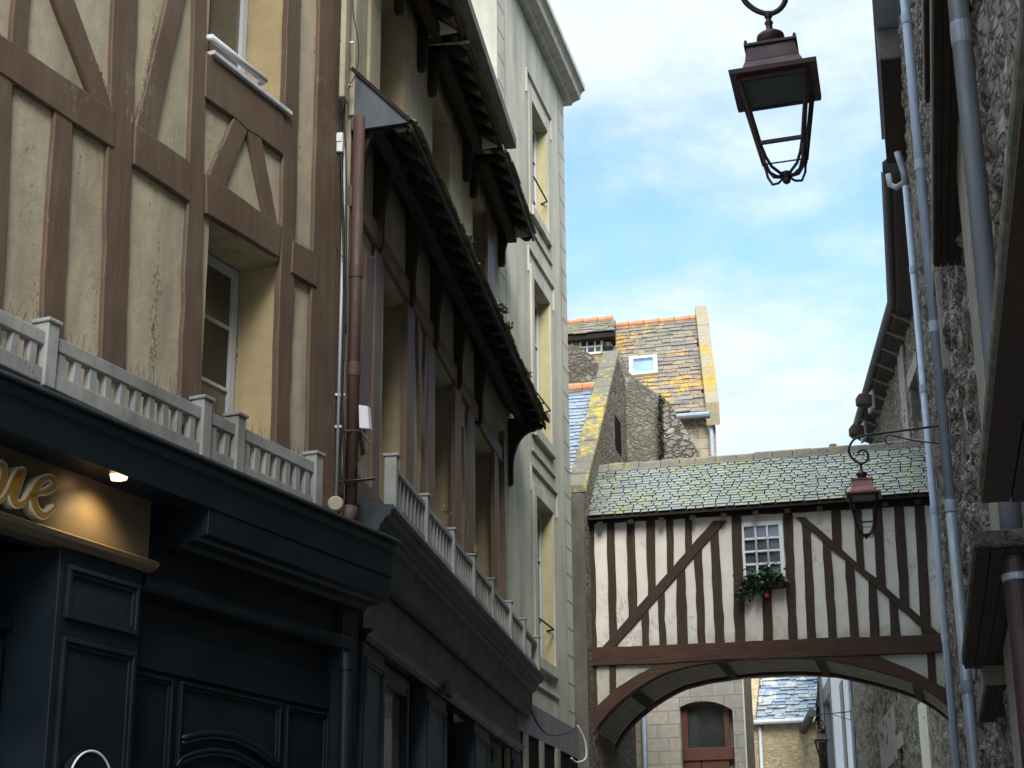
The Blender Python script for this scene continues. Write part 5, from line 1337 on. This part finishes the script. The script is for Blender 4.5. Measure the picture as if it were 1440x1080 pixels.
hood('canopy', 'smallest low canopy, between the two lowest zinc pipes and the oxblood pipe', (1374, 1015), 12.4, (1386.5, 966), .14)
hood('canopy', 'high black canopy between the long pale pipe and the wide zinc pipe', (1312, 375), 11.6, None, .14, near_u=.2)
hood('canopy', 'narrow black canopy at the top behind the pale downpipe', (1300, 145), 12.2, None, .12, near_u=1.2)
# second, lower stretch with boxed eave
RH2 = thing('eaves_house', 'narrow stone house with a boxed dark eave, right, beyond the first pale pipe', 'house', FR.P(uEnd1+2, 0, 0))
pE = ptY(1247, 231, 26.6); uE_, wE_, zE_ = FR.loc(pE); print('eave box', uE_, wE_, zE_)
qE = ptZ(1237.5, 86, zE_); uEn = FR.loc(qE)[0]
stone_house(FR, uEnd1+.01, uE_+.1, zE_+.02, [], RH2, M['rubblew'], 2.0, seed=8, su=.09, sz=.07, amp=.06)
MB().box(FR, uEn, uE_, -.02, wE_-.0, zE_, zE_+.5).build('boxed_eave', M['tar2'], RH2, .01)
MB().box(FR, uEn-.06, uEn-.003, -.02, wE_+.02, zE_-.0, zE_+.5).build('eave_end', M['granitedark'], RH2, .02)
MB().prof(FR, [(wE_+.05, zE_+.52), (-4, zE_+4), (-4, zE_+3.8), (-.1, zE_+.5)], uEnd1+.02, uE_+.1).build('roof', M['slateblue'], RH2)
# third stretch and the bend
pg0 = ptY(1248, 245, 27.4); zg = pg0.z; pk = ptZ(1255, 425, zg); pe_ = ptZ(1203, 606, zg)
print('gutter', pg0, pk, pe_)
pe2 = pk+(pe_-pk)*1.05
F4 = Frame(d=(pk-pg0), o=Vector((pg0.x, pg0.y, 0))+FR.d*0, side=-1); F4.o = F4.o-F4.n*.42
F5 = Frame(d=(pe_-pk), o=Vector((pk.x, pk.y, 0)), side=-1); F5.o = F5.o-F5.n*.42
L4 = (Vector((pk.x-pg0.x, pk.y-pg0.y, 0))).length; 
u5 = F5.loc(F4.P(L4, 0, 0))[0]
RH3 = thing('bent_stone_house', 'long rubble stone house following the bend behind the bridge, with dark gutter', 'house', F5.P(4, 0, 0))
for px_ in (1333, 1205): print('F5', px_, F5.at(px_, 1040), F5.P(F5.at(px_, 1040)[0], 0, 0))
uW5 = F5.at(1203, 1030)[0]
stone_house(F4, -.3, L4+.05, zg-.1, [], RH3, M['rubblew'], 2.0, seed=12, su=.1, sz=.08, amp=.05)
h5 = []
ub_, zt5 = F5.at(1281, 545); _, zb5 = F5.at(1285, 612)
h5.append((F5.at(1292, 545)[0], ub_, zb5, zt5, .25))
u6, z6 = F5.at(1265, 1055); h5.append((F5.at(1272, 1065)[0], u6, z6-1.2, z6, .3))
print('F5 holes', h5)
stone_house(F5, u5-.05, uW5, zg-.1, h5, RH3, M['rubblew'], 2.0, seed=15, su=.1, sz=.08, amp=.06)
for x0, x1, ym, y0, y1 in ((1268, 1276, 560, 470, 640), (1238, 1262, 1040, 1000, 1080)):
    a, b = F5.at(x1, ym)[0], F5.at(x0, ym)[0]
    MB().box(F5, a, b, -.02, .03, F5.at((x0+x1)/2, y1)[1], F5.at((x0+x1)/2, y0)[1]).build('dressed_strip', M['granite'], RH3, .01)
a, b = F5.at(1298, 1050)[0], F5.at(1310, 1050)[0]
MB().box(F5, min(a, b), max(a, b), -.02, .05, 2, F5.at(1300, 985)[1]).build('rendered_strip', M['creamtrim'], RH3, .01)
for h in h5: MB().box(F5, h[0]-.25, h[1]+.25, -.02, .04, h[3]+.003, h[3]+.35).build('lintel', M['granite'], RH3, .01)
def gut(F, a, b, nm='gutter'):
    m_ = MB(); r = .11
    pr = [(.42+math.cos(t)*r, zg+.02+math.sin(t)*r) for t in [math.pi+math.pi*k/8 for k in range(9)]]
    pr += [(.42+math.cos(t)*(r-.015), zg+.02+math.sin(t)*(r-.015)) for t in [2*math.pi-math.pi*k/8 for k in range(9)]]
    m_.prof(F, pr, a, b); return m_.build(nm, M['dgutter'], RH3)
gut(F4, -.1, L4-.03); gl = F5.loc(pe2)[0]; gut(F5, .02, gl)
MB().prof(F4, [(-.05, zg-.25), (.3, zg-.13), (.5, zg+.1), (-4, zg+3.6), (-4, zg+3.4), (-.05, zg)], -.3, L4).build('roof', M['tar'], RH3)
MB().prof(F5, [(-.05, zg-.25), (.3, zg-.13), (.5, zg+.1), (-4, zg+3.6), (-4, zg+3.4), (-.05, zg)], u5, gl).build('roof', M['tar'], RH3)
u = .5
while u < gl:
    MB().prof(F5, [(.0, zg-.3), (.4, zg-.1), (.4, zg+.0), (0, zg-.05)], u-.05, u+.05).build('rafter_end', M['granitedark'], RH3); u += 1.1
for (x, y, Y_) in ((1208, 560, 38.4), (1198, 603, 41.3)):
    p = ptY(x, y, Y_)
    d_ = thing('dormer_eave', 'small dark red eave end poking out beyond the dark gutter, %s' % ('upper of the two' if y < 580 else 'lower of the two'), 'eave', p, 'dormer eave ends over the gutter')
    m_ = MB(); m_.prism([p+Vector((-.03, 0, -.12)), p+Vector((.3, 0, -.16)), p+Vector((.3, 0, .1)), p+Vector((.03, 0, .13)), p+Vector((-.03, 0, .07))], Vector((0, .3, 0))); m_.build('boards', M['tar2'], d_, .02)
    MB().prism([p+Vector((.301, -.01, -.24)), p+Vector((.36, -.01, -.24)), p+Vector((.36, -.01, .2)), p+Vector((.301, -.01, .2))], Vector((0, .5, 0))).build('edge', M['zinc'], d_)
# downpipes
def pz(x, y, Y): return ptY(x, y, Y).z
pA_ = ptY(1321.5, 540, 16.5)
vp1 = vpipe('downpipe', 'long pale zinc downpipe running the whole height of the photo at the right', pA_, pz(1340, 722, 16.5), 15, .052, M['zinclight'], (pz(1270, 27, 16.5), pz(1290, 233, 16.5), pz(1311, 460, 16.5), pz(1336, 712, 16.5)))
MB().tube([Vector((pA_.x, pA_.y, 0)), Vector((pA_.x, pA_.y, pz(1340, 722, 16.5)))], .056, 16).build('lower_pipe', M['zinc'], vp1, smooth=True)
MB().lathe(Vector((pA_.x, pA_.y, pz(1364, 975, 16.5))), [(.06, 0), (.064, .03), (.064, .09), (.06, .12)], 16).build('collar', M['zinc'], vp1)
pB2 = ptY(1298.5, 540, 24.8)
ztB = pz(1275, 262, 24.8)
vp2 = vpipe('downpipe', 'second pale zinc downpipe with a swan neck, left of the long one', pB2, 0, ztB, .056, M['zinclight'], (pz(1285, 380, 24.8), pz(1298, 547, 24.8), pz(1316, 717, 24.8), pz(1333, 897, 24.8)))
sn = [Vector((pB2.x, pB2.y, ztB)), Vector((pB2.x-.01, pB2.y, ztB+.22)), Vector((pB2.x-.12, pB2.y, ztB+.42)), ]
MB().tube([Vector((pB2.x, pB2.y, ztB-.02)), Vector((pB2.x-.01, pB2.y, ztB+.25)), Vector((pB2.x-.05, pB2.y, ztB+.42)), Vector((pB2.x-.09, pB2.y, ztB+.6))], .056, 12).build('neck', M['zinc'], vp2, smooth=True)
pn0 = ptZ(1249, 245, zg-.15)
MB().tube([pn0, pn0+Vector((.02, .0, -.2)), pn0+Vector((.1, -.1, -.3)), pn0+Vector((.25, -.5, -.32))], .05, 12).build('swan_neck', M['zinc'], vp2, smooth=True)
pC = ptY(1402, 540, 7.5)
vp3 = vpipe('downpipe', 'wide zinc downpipe nearest the camera, set into an oxblood cast iron foot', pC, pz(1424, 750, 7.5), 15, .05, M['zinc'], (pz(1350, 48, 7.5),), 1.03)
zj = pz(1424, 752, 7.5)
MB().lathe(Vector((pC.x+.005, pC.y, 0)), [(.062, 0), (.062, zj-.1), (.072, zj-.09), (.078, zj-.02), (.078, zj), (.06, zj+.005)], 24).build('cast_iron_foot', M['oxblood'], vp3)
MB().lathe(Vector((pC.x+.005, pC.y, pz(1428, 818, 7.5))), [(.066, 0), (.07, .005), (.07, .03), (.066, .035)], 24).build('strap', M['zinc'], vp3)
# bird dirt and grass blades on the near canopy edge
# ------------------------------------------------------------------ lanterns
def lantern(F, px, py, d, label, tilt=0.0, s=1.0, name='street_lantern', armlen=None, hm='copper'):
    c = ptD(px, py, d); u0, w0, z0 = F.loc(c)
    print('lantern', round(u0, 2), round(w0, 2), round(z0, 2))
    t = thing(name, label, 'street lamp', F.P(u0, 0 if armlen is None else w0-armlen, z0), 'wall lanterns on scroll brackets')
    ct, st = math.cos(tilt), math.sin(tilt); zt = .40*s          # the lantern swings about the hook
    def Q(x, y, z):              # x along the wall, y out from the wall, z up, about the plate centre
        y, z = y*s, z*s; x *= s
        z -= zt
        y, z = y*ct-z*st, y*st+z*ct
        return F.P(u0+x, w0+y, z0+z+zt)
    def frus(h0, z0_, h1, z1_):
        m = MB(); vs = [Q(a*h0, b*h0, z0_) for a, b in ((-1, -1), (1, -1), (1, 1), (-1, 1))]+[Q(a*h1, b*h1, z1_) for a, b in ((-1, -1), (1, -1), (1, 1), (-1, 1))]
        m.add(vs, [(3, 2, 1, 0), (4, 5, 6, 7), (0, 1, 5, 4), (1, 2, 6, 5), (2, 3, 7, 6), (3, 0, 4, 7)]); return m
    def join(ms):
        r = MB()
        for m in ms: r.add(m.v, m.f)
        return r
    hd = join([frus(.205, -.012, .21, .012), frus(.17, .0125, .15, .035), frus(.15, .0355, .13, .085), frus(.13, .0855, .116, .17), frus(.128, .1705, .128, .185)])
    hood_ = hd.build('hood', M[hm], t, .002)
    ax = (Q(0, 0, 1)-Q(0, 0, 0)).normalized()
    MB().lathe(Q(0, 0, .186), [(.055*s, 0), (.05*s, .015*s), (.035*s, .03*s), (.05*s, .045*s), (.07*s, .07*s), (.066*s, .09*s), (.045*s, .105*s), (.018*s, .115*s), (.016*s, .15*s), (.022*s, .16*s), (.012*s, .18*s), (.012*s, .21*s)], 16, ax).build('crown', M['copper'], t, smooth=True)
    for a, b in ((-1, -1), (1, -1), (1, 1), (-1, 1)):
        MB().lathe(Q(a*.118, b*.118, .185), [(.006, 0), (.009, .012), (.003, .022)], 6, ax).build('finial', M['copperdark'], hood_)
    MB().add([Q(*v) for v in ((-.15, -.15, -.03), (.15, -.15, -.03), (.15, .15, -.03), (-.15, .15, -.03), (-.15, -.15, -.0125), (.15, -.15, -.0125), (.15, .15, -.0125), (-.15, .15, -.0125))], [(0, 1, 2, 3), (4, 5, 6, 7), (0, 1, 5, 4), (1, 2, 6, 5), (2, 3, 7, 6), (3, 0, 4, 7)]).build('lamp_tray', M['tray'], t)
    fr = MB()
    k = [(-1, -1), (1, -1), (1, 1), (-1, 1)]
    for i, (a, b) in enumerate(k):
        fr.bar(Q(a*.163, b*.163, -.012), Q(a*.1, b*.1, -.37), .018*s, .018*s)
        a2, b2 = k[(i+1) % 4]
        fr.bar(Q(a*.158, b*.158, -.025), Q(a2*.158, b2*.158, -.025), .022*s, .02*s)
        if i == 1: fr.tube([Q(a*.101, b*.101, -.362), Q(a2*.101, b2*.101, -.362)], .0045*s, 5)
        else: fr.bar(Q(a*.104, b*.104, -.345), Q(a2*.104, b2*.104, -.345), .015*s, .018*s)
        fr.lathe(Q(a*.1, b*.1, -.395), [(.003, 0), (.007, .012), (.007, .022), (.003, .03)], 6)
    fr.build('frame', M['copperdark'], t)
    lp = MB()
    for a, b in ((1, 1), (1, -1)):
        pts = [Q(a*r_, b*r_, z_) for r_, z_ in ((.1, -.35), (.093, -.37), (.082, -.41), (.06, -.455), (.025, -.478), (0, -.48), (-.025, -.478), (-.06, -.455), (-.082, -.41), (-.093, -.37), (-.1, -.35))]
        lp.tube(pts, .0085*s, 6)
    for a, b in ((1, 1), (1, -1), (-1, 1), (-1, -1)):
        lp.tube([Q(a*.098, b*.098, -.38), Q(a*.09, b*.09, -.44), Q(a*.07, b*.07, -.49), Q(a*.04, b*.04, -.5), Q(a*.015, b*.015, -.49)], .0065*s, 6)
    lp.lathe(Q(0, 0, -.53), [(.004, 0), (.018, .01), (.02, .022), (.01, .035), (.026, .045), (.026, .06), (.008, .07)], 12)
    lp.build('cradle', M['copperdark'], t, smooth=True)
    A = lambda y, z: F.P(u0, w0+y*s, z0+z*s)
    hk = Q(0, 0, .39)
    sc_pts = [(-w0/s, .80), (-.44, .765), (-.15, .75), (-.02, .735), (.06, .70), (.11, .64), (.13, .57), (.11, .49), (.06, .43), (0, .40), (-.05, .41), (-.085, .45), (-.092, .50), (-.075, .54), (-.035, .565), (.005, .55), (.028, .52)]
    if armlen is not None: sc_pts[0] = (-armlen/s, .80)
    P = [A(*q) for q in sc_pts]; out_ = [P[0], P[1]]
    for i in range(1, len(P)-1):
        p0_, p1_, p2_, p3_ = P[i-1], P[i], P[i+1], P[min(i+2, len(P)-1)]
        for k_ in range(1, 5):
            tt = k_/4; out_.append(.5*((2*p1_)+(-p0_+p2_)*tt+(2*p0_-5*p1_+4*p2_-p3_)*tt*tt+(-p0_+3*p1_-3*p2_+p3_)*tt**3))
    bk = MB().tube(out_, .0145*s, 8)
    L0 = (armlen if armlen is not None else w0)/s
    st_ = [(-L0, .56), (-.62, .64), (-.45, .70), (-.37, .725), (-.32, .715), (-.30, .67), (-.32, .625), (-.36, .61), (-.39, .635)]
    st_ = [q for q in st_ if q[0] >= -L0]
    bk.tube([A(*q) for q in st_], .009*s, 6)
    bk.tube([A(0, .41), hk], .014*s, 6); bk.lathe(hk-ax*.03, [(.006, 0), (.02*s, .02), (.02*s, .035), (.006, .05)], 8)
    bk.box(F, u0-.03, u0+.03, w0-L0*s-.005, w0-L0*s+.012, z0+.5*s, z0+.86*s)
    bk.build('bracket', M['iron'], t, smooth=False)
    return t
dL = .42*F_PX/121
lantern(FR, 1086, 121, dL, 'large near street lantern of aged copper, hanging against the sky at the top', tilt=R(-2.5))
lantern(FR, 1214, 697, .42*F_PX/49.5, 'copper street lantern with pink hood hanging in front of the bridge', tilt=0, hm='copperpink')
# white rendered facade further on
F6 = Frame(d=F5.d, o=F5.P(uW5+.05, -.15, 0), side=-1)
for px_ in (1128, 1200): print('F6', px_, F6.at(px_, 1030))
WH = thing('white_facade_house', 'white rendered house with tall grey framed windows, right side far down the street', 'house', F6.P(5, 0, 0))
u6e = F6.at(1127.5, 1030)[0]
hs6 = []
for xa, xb, yt in ((1167.5, 1158, 968), (1152, 1143.5, 975), (1140, 1134.5, 990)):
    a, zt__ = F6.at(xa, yt+6); b, _ = F6.at(xb, yt)
    hs6.append((a, b, 4.2, zt__, .3))
print('hs6', hs6)
wall(F6, 0, u6e, 0, F6.at(1165, 900)[1]+1.5, hs6, M['whiter'], WH, depth=5)
for h in hs6:
    for q_ in ((h[0]-.45, h[0]-.002), (h[1]+.002, h[1]+.35)): MB().box(F6, *q_, -.01, .03, 3.5, h[3]+.0).build('window_surround', M['granitedark'], WH, .005)
    MB().box(F6, h[0]-.45, h[1]+.35, -.01, .035, h[3]+.002, h[3]+.6).build('lintel', M['granitedark'], WH, .005)
    window(F6, h[0]+.01, h[1]-.01, h[2], h[3]-.01, -.25, WH, .1, ((h[2]+h[3])/2,), ((h[0]+h[1])/2,), mat=M['granitedark'])
MB().box(F6, F6.at(1190, 1030)[0], F6.at(1186, 1030)[0], -.01, .04, 3, F6.at(1188, 950)[1]).build('quoin', M['granitedark'], WH)
pP = F6.P(.1, .2, 0)
tag(MB().tube([Vector((pP.x, pP.y, 0)), Vector((pP.x, pP.y, F6.at(1198, 930)[1]))], .07, 12).build('downpipe', M['zincdark2'], None, smooth=True), 'blue grey downpipe at the corner where the rubble wall meets the white facade', 'downpipe')
lantern(F6, 1154.5, 1041, .42*F_PX/20.5, 'small farthest street lantern, dark violet, under the arch', armlen=.9)
# last low house on the right with a gutter seen end on
pf = ptY(1128, 1016, 66)
LH2 = thing('far_low_house', 'far low white house end with a dark sloping gutter beside the yellow house', 'house', Vector((pf.x, 67, 0)))
a0, a1 = ptY(1129, 1018, 66), ptY(1111.5, 1061, 72)
MB().tube([a0+Vector((.2, -1, .3)), a1], .16, 10).build('gutter', M['dgutter'], LH2)
b0, b1, b2, b3 = ptY(1111, 1063, 74), ptY(1140, 1063, 74), ptY(1140, 1020, 74), ptY(1129, 1030, 74)
MB().prism([Vector((b0.x+.1, 74, 0)), Vector((b1.x, 74, 0)), b2, b3, b0+Vector((.1, 0, 0))], Vector((0, 4, 0))).build('wall', M['whiter'], LH2)
MB().tube([a1+Vector((.05, -.1, -.1)), a1+Vector((.1, -.1, -.35)), a1+Vector((.6, -.1, -.5)), a1+Vector((.75, -.1, -.9)), a1+Vector((.75, -.1, -4))], .07, 8).build('downpipe', M['cable'], LH2, smooth=True)
# small chimney pot over the ridge
pp = ptY(1171.5, 633, 33)
tag(MB().lathe(pp, [(.05, 0), (.07, .02), (.06, .06), (.08, .1), (.07, .12)], 12).build('chimney_pot', M['terra'], None), 'tiny orange pot just above the bridge ridge', 'chimney pot')
